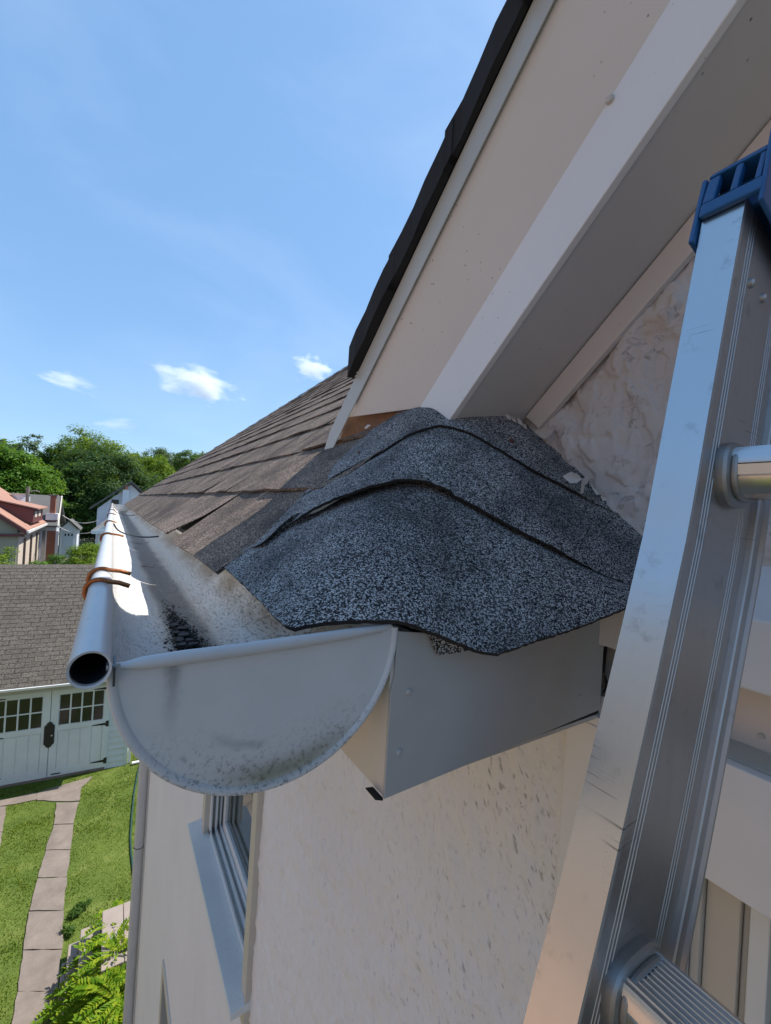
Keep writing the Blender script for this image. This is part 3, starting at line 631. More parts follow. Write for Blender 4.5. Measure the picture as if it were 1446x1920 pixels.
gpart(MB().loft(rb, True, False), 'bead', M['bead'], smooth=True, angle=40)
gpart(MB().prism([(.0045,.2445,-.0835),(.0055,.2445,-.0835),(.0055,.2445,-.0930),(.0045,.2445,-.0930)], (0, .02, 0)), 'bead_lip', M['strap'])
# end cap: recessed plate, raised rim, rolled top
ec = gpart(MB().prism([(x, .2512, z) for x, z in arc(RG-.0030)]+[(CXg+RG-.003,.2512,CZg+.004),(.09,.2512,CZg+.0005)], (0, .0012, 0)), 'end_cap', M['endcap'])
rings = []
for i in range(49):
    a = R(180+182*i/48); rr = RG
    rings.append([(CXg+(r)*math.cos(a), y, CZg+(r)*math.sin(a)) for r, y in ((RG-.0036,.2511),(RG-.0028,.2499),(RG-.0012,.2491),(RG+.0004,.2492),(RG+.0012,.2503),(RG+.0011,.2545),(RG+.0003,.2545),(RG-.001,.2511))])
gpart(MB().loft(rings), 'rim', M['endcap'], ec, smooth=True, angle=60)
tp = [ony(u, v, .2505) for u, v in ((226,1249),(270,1243),(340,1233),(450,1219),(560,1203),(650,1189),(715,1178),(733,1172))]
gpart(MB().tube(tp, [.0016,.0034,.0038,.0038,.0038,.0036,.0028,.0012], 12), 'rolled_edge', M['bead'], ec, smooth=True, angle=60)
gpart(MB().prism([(x, GY1-.001, z) for x, z in arc(RG-.001)], (0, .002, 0)), 'end_cap', M['endcap'])
# dirt tongue / grit in the bottom
tag(gut, None)
rg = np.random.default_rng(11)
gv, gf = [], []
for k in range(1900):
    y = .50+abs(rg.normal(0, .10)); x = .083+rg.normal(0, .0085)*(1.1-.9*min(1, (y-.5)/.4)); z = CZg-math.sqrt(max(0, (RG-.0014)**2-(x-CXg)**2))
    s = rg.uniform(.0008, .0021); b_ = len(gv); c = np.array((x, y, z+s*.4)); vs = c+rg.normal(0, 1, (4, 3))*s*np.array((.8, 1.1, .5)); gv += list(vs); gf += [(b_,b_+1,b_+2),(b_,b_+3,b_+1),(b_,b_+2,b_+3),(b_+1,b_+3,b_+2)]
o = mesh_np('grit', np.array(gv), np.array(gf), M['debris']); tag(o, kind='stuff')
for k, (u, v, w, h) in enumerate(((327,1172,13,5),(345,1178,20,5),(345,1190,19,7),(330,1186,12,4),(336,1200,14,5),(356,1200,13,4),(362,1208,14,4),(342,1209,14,4))):
    c = onz(u, v, CZg-RG+.004+.0006*k); pts = []
    for j in range(8):
        a = 2*math.pi*j/8; rr = random.uniform(.75, 1.1); pts.append(c+Vector((math.cos(a)*w*.00042*rr, math.sin(a)*.0075*rr*(h/5), random.uniform(-.0006,.0009))))
    lab = ['small dark flake at the far end of the gutter debris','long dark flake lying across the gutter debris','broad grey flake in the middle of the gutter debris','dark flake left of the broad grey one in the gutter','dark flake below the broad grey one in the gutter','dark flake at the right of the gutter debris pile','dark flake at the gutter debris edge nearest the end cap, on the right','dark flake nearest the end cap among the gutter debris'][k]
    tag(MB().prism(pts, (0, 0, .0011)).build('debris_flake', M['flakedark']), lab, 'debris flake', 'dark flakes lying in the gutter')
tw = onz(262,1061,-.166), onz(288,1064,-.166), onz(290,1058,-.162)
tag(MB().tube(tw, .0007, 6).build('wire_staple', M['rust']), 'thin bent wire lying in the gutter dirt', 'wire')
tag(MB().tube([onz(254,1018,-.167), onz(262,1020,-.166), onz(268,1019,-.167)], .0009, 5).build('twig', M['rust']), 'short dark twig lying in the gutter dirt', 'twig')
# copper hooks over the bead
def hook(y, tail, tilt, label):
    pts = []
    for i in range(15):
        a = R(215 - (215-62)*i/14); pts.append((bc[0]+.0112*math.cos(a), y+tilt*math.cos(a)*.012, bc[1]+.0112*math.sin(a)))
    a0 = Vector(pts[-1]); pts += [a0+Vector((tail*.5, tilt*.002, -.0012)), a0+Vector((tail, tilt*.004, -.0042))]
    h = gpart(MB().tube(pts, .0020, 8), 'copper_hook', M['copper'], smooth=True); return h
for y, tl, ti in ((.437,.016,-.6),(.503,.019,-.3),(.98,.021,-.4),(1.47,.012,-.3),(2.1,.012,0),(2.7,.012,0),(3.3,.010,0),(3.9,.010,0),(4.6,.010,0)): hook(y, tl, ti, '')
for y in (1.47, 3.2):
    pts = [(.004,y,-.080)]+[(CXg+(RG-.006)*math.cos(R(a)), y, CZg+(RG-.006)*.42*math.sin(R(a))+.0) for a in range(195, 300, 10)]
    gpart(MB().tube(pts, .0022, 8), 'hanger_strap', M['strap'], smooth=True)

# ------------------------------------------------------------------ DOWNSPOUT at the far corner
ds = MB(); dx_, dy_ = WX-.052, 4.75
ds.tube([(dx_, dy_, -.30), (dx_, dy_, -3.0), (dx_-.004, dy_, GZ+.05)], .042, 18)
o = ds.build('downspout', M['pipe'], smooth=True); tag(o, 'tall grey downspout at the far corner of the stucco wall', 'downspout')
ob = MB().tube([(dx_+.04*math.cos(a*.5236)*1.08, dy_+.04*math.sin(a*.5236)*1.08, -3.42-.004*a*.3) for a in range(13)], .004, 6).build('strap', M['strap'], o)
part(MB().box((WX-.012, WY1-.12, GZ), (WX+.03, WY1+.012, -.2)), 'corner_board', M['casing'], bevel=.003)

# ------------------------------------------------------------------ LADDER
lad = empty('ladder', (-1.7, .1, GZ)); tag(lad, 'aluminium ladder with blue plastic end cap leaning up to the gable', 'ladder')
def lpart(mb, name, mat, parent=lad, **k):
    o = mb.build(name, mat, None, **k); o.parent = parent
    if parent is lad: o.matrix_parent_inverse = Matrix.Translation(-lad.location)
    return o
LZ = [.2225, .15, .07, -.001, -.07, -.142, -.19, -.236, -.30]; LXf = [.3380, .3200, .3005, .2835, .2605, .2357, .2187, .2009, .1775]
def lx(z):
    if z < -.30: return .1775 + (z+.30)*.318
    return float(np.interp(z, LZ[::-1], LXf[::-1]))
ZS = [.2225] + [.2225-.0175*i for i in range(1, 30)] + [-.35, -.6, -1.2, -2, -3, -4, -5, -6, -6.75]
def rail(yw, sgn):
    """channel rail: web in plane y=yw, flanges towards sgn*y"""
    prof = [(0,.0),(.0,-.0242),(.0018,-.0242),(.0020,-.0020),(.086,-.0020),(.0862,-.0242),(.0880,-.0242),(.0885,.0),(.0885,.0012),(.096,.0016),(.0975,.0030),(.0975,.0062),(.0965,.0070),(.0955,.0066),(.0950,.0042),(.0872,.0040),(.0864,.0030),(.0862,.0000),(0.0741,0.),(0.0738,.00032),(0.0732,.00032),(0.0729,0.),(0.0706,0.),(0.0703,.00032),(0.0697,.00032),(0.0694,0.),(0.0671,0.),(0.0668,.00032),(0.0662,.00032),(0.0659,0.),(0.0211,0.),(0.0208,.00032),(0.0202,.00032),(0.0199,0.),(0.0176,0.),(0.0173,.00032),(0.0167,.00032),(0.0164,0.),(0.0141,0.),(0.0138,.00032),(0.0132,.00032),(0.0129,0.),(.0035,.0001),(.0015,.0006)]
    rings = [[(lx(z)+px, yw - sgn*py, z-px*.26) for px, py in prof] for z in ZS]
    mb = MB().loft(rings); n_ = len(prof); mb.m = [0 if k < n_*(len(ZS)-1) and k % n_ == 0 else 1 for k in range(len(mb.f))]; r = lpart(mb, 'rail', [M['alu'], M['alu2']], smooth=True, angle=10); return r
rail(.115, 1); rail(-.285, -1)
# rungs with flared collars; 305 mm apart along the rail
def rung(zc):
    xc = lx(zc)+.044; ux = Vector((1, 0, -.05)).normalized(); uz = Vector((.05, 0, 1))
    prof = [(-.0195,.009),(-.0175,.0125)]
    for i in range(9): t = -.0145+.029*i/8; prof += [(t-.0009,.0128),(t-.0004,.0138),(t+.0004,.0138),(t+.0009,.0128)]
    prof += [(.0175,.0125),(.0195,.009),(.0200,.003),(.0190,.0028),(.0202,.0022),(.0195,-.004),(.0185,-.0043),(.0190,-.0052),(.0165,-.0105),(.0120,-.0148),(.006,-.0168),(-.006,-.0168),(-.0120,-.0148),(-.0165,-.0105),(-.0190,-.0052),(-.0185,-.0043),(-.0195,-.004),(-.0202,.0022),(-.0190,.0028),(-.0200,.003)]
    c = Vector((xc, 0, zc)); ringf = lambda y, k=1.: [c+ux*a*k+uz*b_*k+Vector((0, y, 0)) for a, b_ in prof]
    r = lpart(MB().loft([ringf(.113), ringf(-.283)]), 'rung', M['alu'], smooth=True, angle=25)
    for yw, s in ((.115, -1), (-.285, 1)):
        ol = [(.0195*math.copysign(abs(math.cos(t_))**.72, math.cos(t_)), (.0138 if math.sin(t_) > 0 else .0168)*math.copysign(abs(math.sin(t_))**(.72 if math.sin(t_) > 0 else .95), math.sin(t_))) for t_ in [2*math.pi*i/48 for i in range(48)]]
        def ell(k, y, e=0.): return [c+ux*(p_*k+e*(1 if p_ > 0 else -1)*abs(p_)/.02)+uz*(q_*k+e*q_/.0155)+Vector((0, y, 0)) for p_, q_ in ol]
        rings = [ell(.98, yw+s*.0112), ell(1., yw+s*.0108, .0010), ell(1., yw+s*.0098, .0018), ell(1., yw+s*.0084, .0018), ell(1., yw+s*.0078, .0012), ell(1., yw+s*.0066, .0042), ell(1., yw+s*.0050, .0054), ell(1., yw+s*.0022, .0056), ell(1., yw-s*.0002, .0050)]
        lpart(MB().loft(rings, True, False), 'collar', M['collar'], r, smooth=True, angle=24)
zc = .0395; k = 0
while zc > GZ+.1: rung(zc); zc -= .2790 if k == 0 else .290; k += 1
for u, v in ((1406,532), (1428,560)):
    p = ony(u, v, .115); lpart(MB().tube([(p.x,.1155,p.z),(p.x,.1130,p.z),(p.x,.1118,p.z)], [.0034,.0032,.0018], 12), 'rivet', M['alu2'], smooth=True)
# blue end cap: a hollow shell with three openings in its front face
cpz = .222
def capp(a, y, h):             # a across the rail (0 front .. .1), y, h along the rail
    return Vector((lx(.2)+.0065+a+h*.26, y, .2215+h-a*.26))
cap = MB()
oc = [(-.006,.142),(-.006,.106),(.104,.104),(.104,.142)]
ribs = [0., .030, .064, .098]
for s in (0,):
    cap.hexa([capp(-.005,.104,-.012), capp(.150,.104,-.012), capp(.150,.107,-.012), capp(-.005,.107,-.012), capp(-.005,.104,.050), capp(.150,.104,.050), capp(.150,.107,.050), capp(-.005,.107,.050)])   # plate towards the rungs
cap.hexa([capp(-.0055,.1405,-.022), capp(.150,.1405,-.022), capp(.150,.1440,-.022), capp(-.0055,.1440,-.022), capp(-.0030,.1405,.030), capp(.150,.1405,.050), capp(.150,.1440,.050), capp(-.0030,.1440,.030)])
# front strip along the flange: lower bar, upper bar, ribs with gaps between them
def bar(a0, a1, h0, h1, y0=.107, y1=.1405): cap.hexa([capp(a0,y0,h0), capp(a1,y0,h0), capp(a1,y1,h0), capp(a0,y1,h0), capp(a0,y0,h1), capp(a1,y0,h1), capp(a1,y1,h1), capp(a0,y1,h1)])
cap.hexa([capp(-.0055,.1052,-.004), capp(-.0012,.1052,-.004), capp(-.0012,.1402,-.004), capp(-.0055,.1402,-.004), capp(-.0055,.1052,.006), capp(-.0012,.1052,.006), capp(-.0012,.1402,.006), capp(-.0055,.1402,.006)])
for i, (y0, y1) in enumerate(((.1325,.1400), (.1195,.1240), (.1072,.1110))):
    cap.hexa([capp(-.0052,y0,.0062), capp(.0008,y0,.0062), capp(.0008,y1,.0062), capp(-.0052,y1,.0062), capp(-.0020,y0,.029), capp(.004,y0,.029), capp(.004,y1,.029), capp(-.0020,y1,.029)])
cap.hexa([capp(-.0024,.1072,.0292), capp(.150,.1072,.0292), capp(.150,.1402,.0492), capp(-.0024,.1402,.0292), capp(-.001,.1072,.0345), capp(.150,.1072,.0545), capp(.150,.1402,.0545), capp(-.001,.1402,.0335)])
bar(.012, .016, .004, .028); bar(.060, .064, .004, .028); bar(.146, .150, -.01, .05)
lpart(cap, 'end_cap', M['blue'], bevel=.003)
cap2 = lpart(MB().box((.34,-.31,.22),(.47,-.27,.275)), 'end_cap', M['blue'], bevel=.004)

# ------------------------------------------------------------------ GARAGE
gar = empty('garage', (-.979, 12.60, GZ), R(-5.47)); tag(gar, 'pale mint garage with brown shingle roof and double doors at the lawn end', 'garage')
g = lambda mb, name, mat, parent=gar, **k: mb.build(name, M[mat] if isinstance(mat, str) else mat, parent, **k)
HD = 2.12
g(MB().box((-5.2,.06,.0),(1.61,.16,2.36)).box((-5.2,.16,.0),(-5.1,5.6,2.36)).box((1.51,.16,0.),(1.61,5.6,2.36)).box((-5.2,5.5,0),(1.61,5.6,2.36)), 'wall', 'gsid')
for k in range(15): g(MB().hexa([(1.19,.024,k*.155),(1.56,.024,k*.155),(1.56,.06,k*.155),(1.19,.06,k*.155),(1.19,.050,k*.155+.143),(1.56,.050,k*.155+.143),(1.56,.06,k*.155+.143),(1.19,.06,k*.155+.143)]), 'clapboard', 'gsid')
g(MB().box((1.56,.03,0),(1.63,.075,2.3)), 'corner_board', 'gsid')
g(MB().box((1.645,.05,.02),(1.70,.10,1.0)), 'corner_post', 'gmetal')
g(MB().box((1.15,.02,0),(1.19,.06,HD)), 'door_jamb', 'gpaint'); g(MB().box((-1.19,.02,0),(-1.15,.06,HD)), 'door_jamb', 'gpaint')
for sgn in (-1, 1):
    d_ = empty('door', (0, 0, 0), 0, gar)
    x0, x1 = (.006, 1.15) if sgn > 0 else (-1.15, -.006)
    g(MB().box((x0,.03,.06),(x1,.05,HD)), 'door_slab', 'gpaint', d_)
    wx0, wx1 = (x0+.15, x1-.09) if sgn > 0 else (x0+.09, x1-.15)
    for (a, c) in ((x0, wx0), (wx1, x1)): g(MB().box((a,.012,.06),(c,.03,HD)), 'stile', 'gpaint', d_, bevel=.004)
    for (a, c) in ((.06,.24),(1.13,1.26),(2.0,HD)): g(MB().box((wx0,.013,a),(wx1,.03,c)), 'door_rail', 'gpaint', d_, bevel=.004)
    n = 4; w = (wx1-wx0)/n
    for i in range(n):
        for j in range(2): g(MB().box((wx0+i*w+.016,.022,1.272+j*.37),(wx0+(i+1)*w-.016,.028,1.272+j*.37+.34)), 'pane', 'pane', d_)
        if i: g(MB().box((wx0+i*w-.016,.014,1.26),(wx0+i*w+.016,.03,2.0)), 'muntin', 'gpaint', d_)
        g(MB().box((wx0+i*w+.012,.020,.24),(wx0+(i+1)*w-.012,.03,1.12)), 'plank', 'gpaint', d_, bevel=.004)
    for z_ in (1.615,): g(MB().box((wx0,.0135,z_),(wx1,.03,z_+.03)), 'muntin', 'gpaint', d_)
    for z_ in (.22, 1.14, 2.03):
        xh = x1 if sgn > 0 else x0; s_ = sgn
        g(MB().prism([(xh+.035*s_,.008,z_-.07),(xh+.035*s_,.008,z_+.07),(xh-.03*s_,.008,z_+.07),(xh-.03*s_,.008,z_+.03),(xh-.31*s_,.008,z_+.008),(xh-.31*s_,.008,z_-.008),(xh-.03*s_,.008,z_-.03),(xh-.03*s_,.008,z_-.07)], (0,.006,0)), 'hinge', 'black', d_)
g(MB().prism([(-.10,-.004,.86),(-.10,-.004,1.28),(-.06,-.004,1.32),(-.05,-.004,1.35),(0,-.004,1.38),(.05,-.004,1.35),(.06,-.004,1.32),(.10,-.004,1.28),(.10,-.004,.86),(.06,-.004,.82),(.05,-.004,.79),(0,-.004,.76),(-.05,-.004,.79),(-.06,-.004,.82)], (0,.012,0)), 'lock_plate', 'black')
g(MB().tube([(.055,-.006,1.06),(.055,-.03,1.06)], .02, 10), 'door_knob', 'alu2'); g(MB().box((.08,.006,.10),(.26,.012,.125)), 'door_bolt', 'black')
g(MB().box((-5.2,.0,-.02),(1.15,.06,.058)), 'door_sill', 'conc')
GP = math.tan(R(33)); EY, EZ = -.24, 2.36
g(MB().box((-5.5,-.235,2.20),(1.75,-.21,2.36)), 'fascia', 'gtrim'); g(MB().box((-5.5,-.21,2.22),(1.75,.06,2.24)), 'soffit', 'gtrim')
g(MB().prism([(-5.5,-.30,2.30),(-5.5,-.236,2.30),(-5.5,-.236,2.355),(-5.5,-.31,2.355)], (7.27,0,0)), 'gutter', 'gmetal', bevel=.006)
M['groof'] = granule('weathered garage shingles', (.05,.042,.035), (.115,.098,.08), (.19,.165,.14), 90., (.7, 1.))
# ridge position: where the roof plane meets the ridge line of the photograph
a_ = Vector((-.979, 12.6, GZ)); rotm = Matrix.Rotation(R(-5.47), 3, 'Z'); nrm = rotm @ Vector((0, -math.sin(R(33)), math.cos(R(33)))); pe = a_ + rotm @ Vector((0, EY, EZ))
dd = ray(95, 1059); rdg = rotm.transposed() @ (dd*(nrm.dot(pe)/nrm.dot(dd)) - a_); RYG = rdg.y
g(MB().prism([(-5.5,EY-.03,EZ-.01),(1.78,EY-.03,EZ-.01),(1.78,RYG,EZ-.01+GP*(RYG-EY)),(-5.5,RYG,EZ-.01+GP*(RYG-EY))], (0,0,-.04)), 'roof_deck', 'under')
g(MB().prism([(-5.5,RYG,EZ-.01+GP*(RYG-EY)),(1.78,RYG,EZ-.01+GP*(RYG-EY)),(1.78,2*RYG-EY,EZ),(-5.5,2*RYG-EY,EZ)], (0,0,-.04)), 'rear_slope', 'groof')
g(MB().prism([(1.60,.06,2.36),(1.60,2*RYG-.1,2.36),(1.60,RYG,EZ+GP*(RYG-EY)-.08)], (-.06,0,0)), 'gable', 'gsid')
grf = empty('roof', (0,0,0), 0, gar)
slope = (RYG-EY)/math.cos(R(33)); ncg = max(1, round(slope/.142)); ex = slope/ncg; cs, sn = math.cos(R(33)), math.sin(R(33))
tabm = []
for t in range(6):
    mb = MB(); j = [random.uniform(-.004,.004) for _ in range(6)]; w = .294
    mb.hexa([(0,j[0],.006),(w,j[1],.006),(w,ex+.02,-.004),(0,ex+.02,-.004),(0,j[0],.0105+abs(j[2]*.5)),(w,j[1],.0105+abs(j[3]*.5)),(w,ex+.02,.003),(0,ex+.02,.003)])
    me = bpy.data.meshes.new('shingle'); me.from_pydata(mb.v, [], mb.f); me.materials.append(M['groof']); tabm.append(me)
gcount = 0; grest = MB()
for i in range(ncg):
    for k in range(-16, 7):
        x = .152*(i % 2)+k*.305+.02
        if x < -5.5 or x > 1.7: continue
        s = i*ex; y_, z_ = EY-.03+s*cs, EZ-.01+s*sn+.002
        seen = -2.6 < x < .95
        if seen and gcount < 290:
            o = bpy.data.objects.new('shingle', tabm[random.randrange(6)]); o.parent = grf; o.location = (x, y_, z_); o.rotation_euler = (R(33), 0, 0); COL.objects.link(o); gcount += 1
        else:
            w = min(.294, 1.78-x); f3 = lambda a, s_, h: (a, EY-.03+(s+s_)*cs-h*sn, EZ-.01+(s+s_)*sn+h*cs)
            grest.hexa([f3(x,0,.006),f3(x+w,0,.006),f3(x+w,ex+.02,-.004),f3(x,ex+.02,-.004),f3(x,0,.012),f3(x+w,0,.012),f3(x+w,ex+.02,.003),f3(x,ex+.02,.003)])
o = grest.build('outer_shingles', M['groof'], grf); o['kind'] = 'stuff'
for k in range(24): g(MB().prism([(-5.5+k*.305,RYG-.12,EZ+GP*(RYG-EY)-.075),(-5.5+k*.305,RYG,EZ+GP*(RYG-EY)+.012),(-5.5+k*.305,RYG+.12,EZ+GP*(RYG-EY)-.075),(-5.5+k*.305,RYG+.12,EZ+GP*(RYG-EY)-.085),(-5.5+k*.305,RYG-.12,EZ+GP*(RYG-EY)-.085)], (.30,0,0)), 'ridge_shingle', 'groof', grf)
tag(MB().tube([onz(247,1431,GZ+.05), onz(262,1428,GZ+.04), onz(278,1425,GZ+.04)], .035, 10).build('drain_pipe', M['gmetal'], smooth=True), 'white drain pipe lying on the grass at the garage corner', 'pipe')

# ------------------------------------------------------------------ PATHS, STEPS
path = empty('path', (0, 0, GZ)); tag(path, kind='structure')
def slab(px, h, mat='conc', parent=path, name='paving_slab', z0=GZ-.1):
    P_ = [onz(u, v, GZ+h) for u, v in px]
    # subdivide and roughen the outline
    Q = []
    for i, p in enumerate(P_):
        q_ = P_[(i+1) % len(P_)]; n = max(2, int((q_-p).length/.12))
        for j in range(n):
            t = j/n; s = .011 if 0 < j else .006; Q.append(p.lerp(q_, t)+Vector((random.uniform(-s,s), random.uniform(-s,s), 0)))
    mb = MB().prism([Vector((p.x, p.y, z0)) for p in Q], (0,0,GZ+h-z0)); o = mb.build(name, M[mat]); o.parent = parent; o.matrix_parent_inverse = Matrix.Translation(-Vector(parent.location)); return o
ed = [(1503,106,148),(1545,101,138),(1593,86,132),(1645,71,126),(1707,55,119),(1780,44,117),(1858,34,108),(1960,12,90),(2080,-14,72)]
for (v0,l0,r0_), (v1,l1,r1_) in zip(ed[:-1], ed[1:]): slab([(l0,v0+1.5),(r0_,v0+.5),(r1_,v1-1),(l1,v1)], .018+random.uniform(-.008,.008))
slab([(70,1486),(112,1473),(174,1455),(153,1476),(149,1501),(104,1502),(70,1500)], .02); slab([(-160,1535),(0,1500),(69,1486),(69,1499),(0,1512),(-160,1548)], .018)
lf = [(1512,-45,12),(1560,-60,5),(1615,-80,-6),(1680,-110,-22),(1770,-150,-45)]
for (v0,l0,r0_), (v1,l1,r1_) in zip(lf[:-1], lf[1:]): slab([(l0,v0),(r0_,v0),(r1_,v1-1),(l1,v1-1)], .018)
st = empty('back_steps', (.3, 7.6, GZ)); tag(st, 'pinkish concrete steps coming down beside the bright green plant', 'steps')
def sbox(x0, x1, y0, y1, z1, name): o = MB().box((x0,y0,GZ-.1),(x1,y1,z1)).build(name, M['steps'], None, bevel=.012); o.parent = st; o.matrix_parent_inverse = Matrix.Translation(-st.location); return o
def sp(u, v, h): return onz(u, v, GZ+h)
a, c_ = sp(192,1708,.52), sp(193,1776,.52); yb0, yb1 = c_.y-.35, a.y
sbox(a.x, sp(231,1702,.52).x-.003, yb0, yb1, GZ+.52, 'step'); sbox(sp(231,1702,.52).x+.003, 1.6, yb0, yb1+.01, GZ+.515, 'landing')
sbox(sp(152,1738,.345).x, a.x-.002, yb0, yb1+.02, GZ+.345, 'step'); sbox(sp(129,1765,.17).x, sp(152,1738,.345).x-.002, yb0-.02, yb1+.04, GZ+.17, 'step')
sbox(sp(129,1765,.17).x-.06, sp(129,1765,.17).x-.002, yb0-.3, yb1-.1, GZ+.06, 'kerb')

# ------------------------------------------------------------------ GRASS (stuff) and hose
def inpath(x, y):
    m_ = np.zeros(len(x), bool)
    def poly(px):
        Pp = [onz(u, v, GZ) for u, v in px]; ins = np.zeros(len(x), bool); n = len(Pp)
        for i in range(n):
            x1_, y1_, x2_, y2_ = Pp[i].x, Pp[i].y, Pp[(i+1) % n].x, Pp[(i+1) % n].y
            ins ^= ((y1_ > y) != (y2_ > y)) & (x < (x2_-x1_)*(y-y1_)/(y2_-y1_+1e-9)+x1_)
        return ins
    m_ |= poly([(e[1]+2, e[0]) for e in ed]+[(e[2]-2, e[0]) for e in ed[::-1]]); m_ |= poly([(60,1488),(112,1473),(174,1455),(153,1476),(149,1501),(104,1502),(60,1500)]); m_ |= poly([(-160,1535),(0,1500),(69,1486),(69,1499),(0,1512),(-160,1548)])
    m_ |= poly([(e[1]+2, e[0]) for e in lf]+[(e[2]-2, e[0]) for e in lf[::-1]])
    return m_
n = 170000
gx, gy = RNG.uniform(-3.2, 1.5, n), 5.2+ (RNG.random(n)**1.0)*9.5
keep = ~inpath(gx, gy) & ~((gx > -.5) & (gy > 7.0) & (gy < 7.95) & (gx < 1.5) & (gx > -.12)) & ~((gy > 12.62-.0955*(gx+.98)) & (gx < .68))
dens = fbm(np.stack([gx*1.6, gy*1.6, 0*gx], -1), 4, 2); keep &= RNG.random(n) < .28+1.5*np.clip(dens-.25, 0, 1)*1.5; gx, gy = gx[keep], gy[keep]; n = len(gx)
tuft = fbm(np.stack([gx*3.1, gy*3.1, 0*gx], -1), 3, 6); h = (.010+.032*RNG.random(n))*(.45+1.5*np.clip(tuft-.3, 0, 1)); w = RNG.uniform(.004, .011, n); an = RNG.uniform(0, 2*math.pi, n); le = RNG.uniform(.2, 1.1, n)*h*1.2; la = RNG.uniform(0, 2*math.pi, n)
b0 = np.stack([gx-w*np.cos(an), gy-w*np.sin(an), np.full(n, GZ-.004)], -1); b1 = np.stack([gx+w*np.cos(an), gy+w*np.sin(an), np.full(n, GZ-.004)], -1); tpz = np.stack([gx+le*np.cos(la), gy+le*np.sin(la), GZ+h], -1)
V = np.stack([b0, b1, tpz], 1).reshape(-1, 3); tag(mesh_np('grass', V, np.arange(3*n).reshape(-1, 3), M['grass']), 'short uneven green grass of the back lawn', 'grass', kind='stuff')
# broad-leaved weeds in the lawn edge
def leaf_cloud(cs, rad, cnt, size, flat=.5, seed=0):
    r_ = np.random.default_rng(seed); vs, fs = [], []
    for c, rr in zip(cs, rad):
        for k in range(cnt):
            d_ = r_.normal(0, 1, 3); d_ /= np.linalg.norm(d_); p_ = np.array(c)+d_*np.array(rr)*r_.random()**.4
            nn = d_*.6+np.array((0, 0, .7))+r_.normal(0, .45, 3); nn /= np.linalg.norm(nn); t = np.cross(nn, r_.normal(0, 1, 3)); t /= np.linalg.norm(t)+1e-9; b_ = np.cross(nn, t); s = size*r_.uniform(.6, 1.3)
            i = len(vs); vs += [p_-t*s, p_-b_*s*flat+nn*s*.12, p_+t*s, p_+b_*s*flat+nn*s*.12]; fs.append((i, i+1, i+2, i+3))
    return np.array(vs), np.array(fs)
def weed(u, v, r_, hgt, label, seed):
    c = onz(u, v, GZ); rs = np.random.default_rng(seed); cs = [(c.x+rs.normal(0, r_*.33), c.y+rs.normal(0, r_*.33), GZ+hgt*rs.uniform(.4, .9)) for _ in range(7)]
    vv, ff = leaf_cloud(cs, [(r_*.45, r_*.45, hgt*.45)]*7, 38, .022, .45, seed); tag(mesh_np('weed_clump', vv, ff, M['weed']), label, 'weeds', 'weeds beside the path')
weed(143, 1718, .14, .10, 'dark leafy weed clump between the path and the steps, farthest up', 1); weed(133, 1752, .12, .10, 'dark leafy weed clump at the foot of the steps', 2)
weed(152, 1700, .10, .07, 'small weed clump above the concrete steps', 3); weed(122, 1826, .09, .08, 'low weed clump between the path and the bright plant', 4)
hp = [onz(u, v, GZ+.02) for u, v in ((266,1424),(258,1450),(251,1490),(247,1530),(244.5,1570),(246,1600),(249.5,1630),(252,1652),(258,1680),(264,1705))]
tag(MB().tube(hp, .018, 8).build('garden_hose', M['hose'], smooth=True), 'dark green garden hose lying on the lawn along the house', 'hose')

# ------------------------------------------------------------------ bright plant by the steps: fronds of many leaflets
pl = empty('leafy_plant', (.1, 6.5, GZ)); tag(pl, 'bright yellow-green plant with feathery leaves at the house corner', 'plant')
fm = []
for t in range(5):
    r_ = np.random.default_rng(40+t); vs, fs = [], []; n = 11; L = .34
    for i in range(n+1):
        s = i/n; base = np.array((0, s*L, .10*s-.22*s*s)); wl = .072*math.sin(math.pi*(.18+.78*(1-s)))+.02
        for sd in ((-1, 1) if i < n else (0,)):
            dr = np.array((sd*.85, .75, -.10+r_.normal(0, .12))); dr /= np.linalg.norm(dr); nn = np.array((-dr[1], dr[0], 0)); k = len(vs); wd = .030+r_.normal(0, .003); up = np.array((0, 0, .010))
            vs += [base, base+dr*wl*.45+nn*wd*.7+up, base+dr*wl*1.15, base+dr*wl*.45-nn*wd*.7+up]; fs.append((k, k+1, k+2, k+3))
    me = bpy.data.meshes.new('frond'); me.from_pydata([tuple(map(float, q)) for q in vs], [], fs); me.materials.append(M['fern']); fm.append(me)
bl = [(.42, 7.20, .56), (.30, 6.95, .52), (.46, 6.75, .66), (.28, 6.62, .56), (.14, 6.55, .34), (.38, 6.35, .62), (.20, 6.25, .46), (.44, 6.05, .6), (.24, 5.9, .5), (.05, 6.75, .22)]
for k in range(296):
    cx, cy, ch = bl[k % len(bl)]; a = random.uniform(0, 2*math.pi); rr = random.random()**.6; el = random.uniform(-.25, .7)
    o = bpy.data.objects.new('frond', fm[k % 5]); o.parent = pl
    z_ = ch*(1-.62*rr*rr)*random.uniform(.72, 1.05)
    o.location = (min(cx+math.cos(a)*.22*rr, .40)-.12, cy+math.sin(a)*.25*rr-6.5, z_-.05); o.rotation_euler = (el, random.uniform(-.35,.35), a-math.pi/2+random.uniform(-.5,.5)); s = random.uniform(.75, 1.2); o.scale = (s, s, s); COL.objects.link(o)
sm = MB()
for cx, cy, ch in bl:
    for j in range(5): sm.tube([(cx-.1+random.uniform(-.05,.05), cy-6.5+random.uniform(-.05,.05), 0), (cx-.1+random.uniform(-.16,.16), cy-6.5+random.uniform(-.16,.16), ch*.85)], [.008,.004], 5)
sm.build('stems', M['weed'], pl)
lv, lf_ = leaf_cloud([(cx-.12, cy-6.5, ch*.62) for cx, cy, ch in bl], [(.20, .22, ch*.42) for cx, cy, ch in bl], 330, .030, .42, 91)
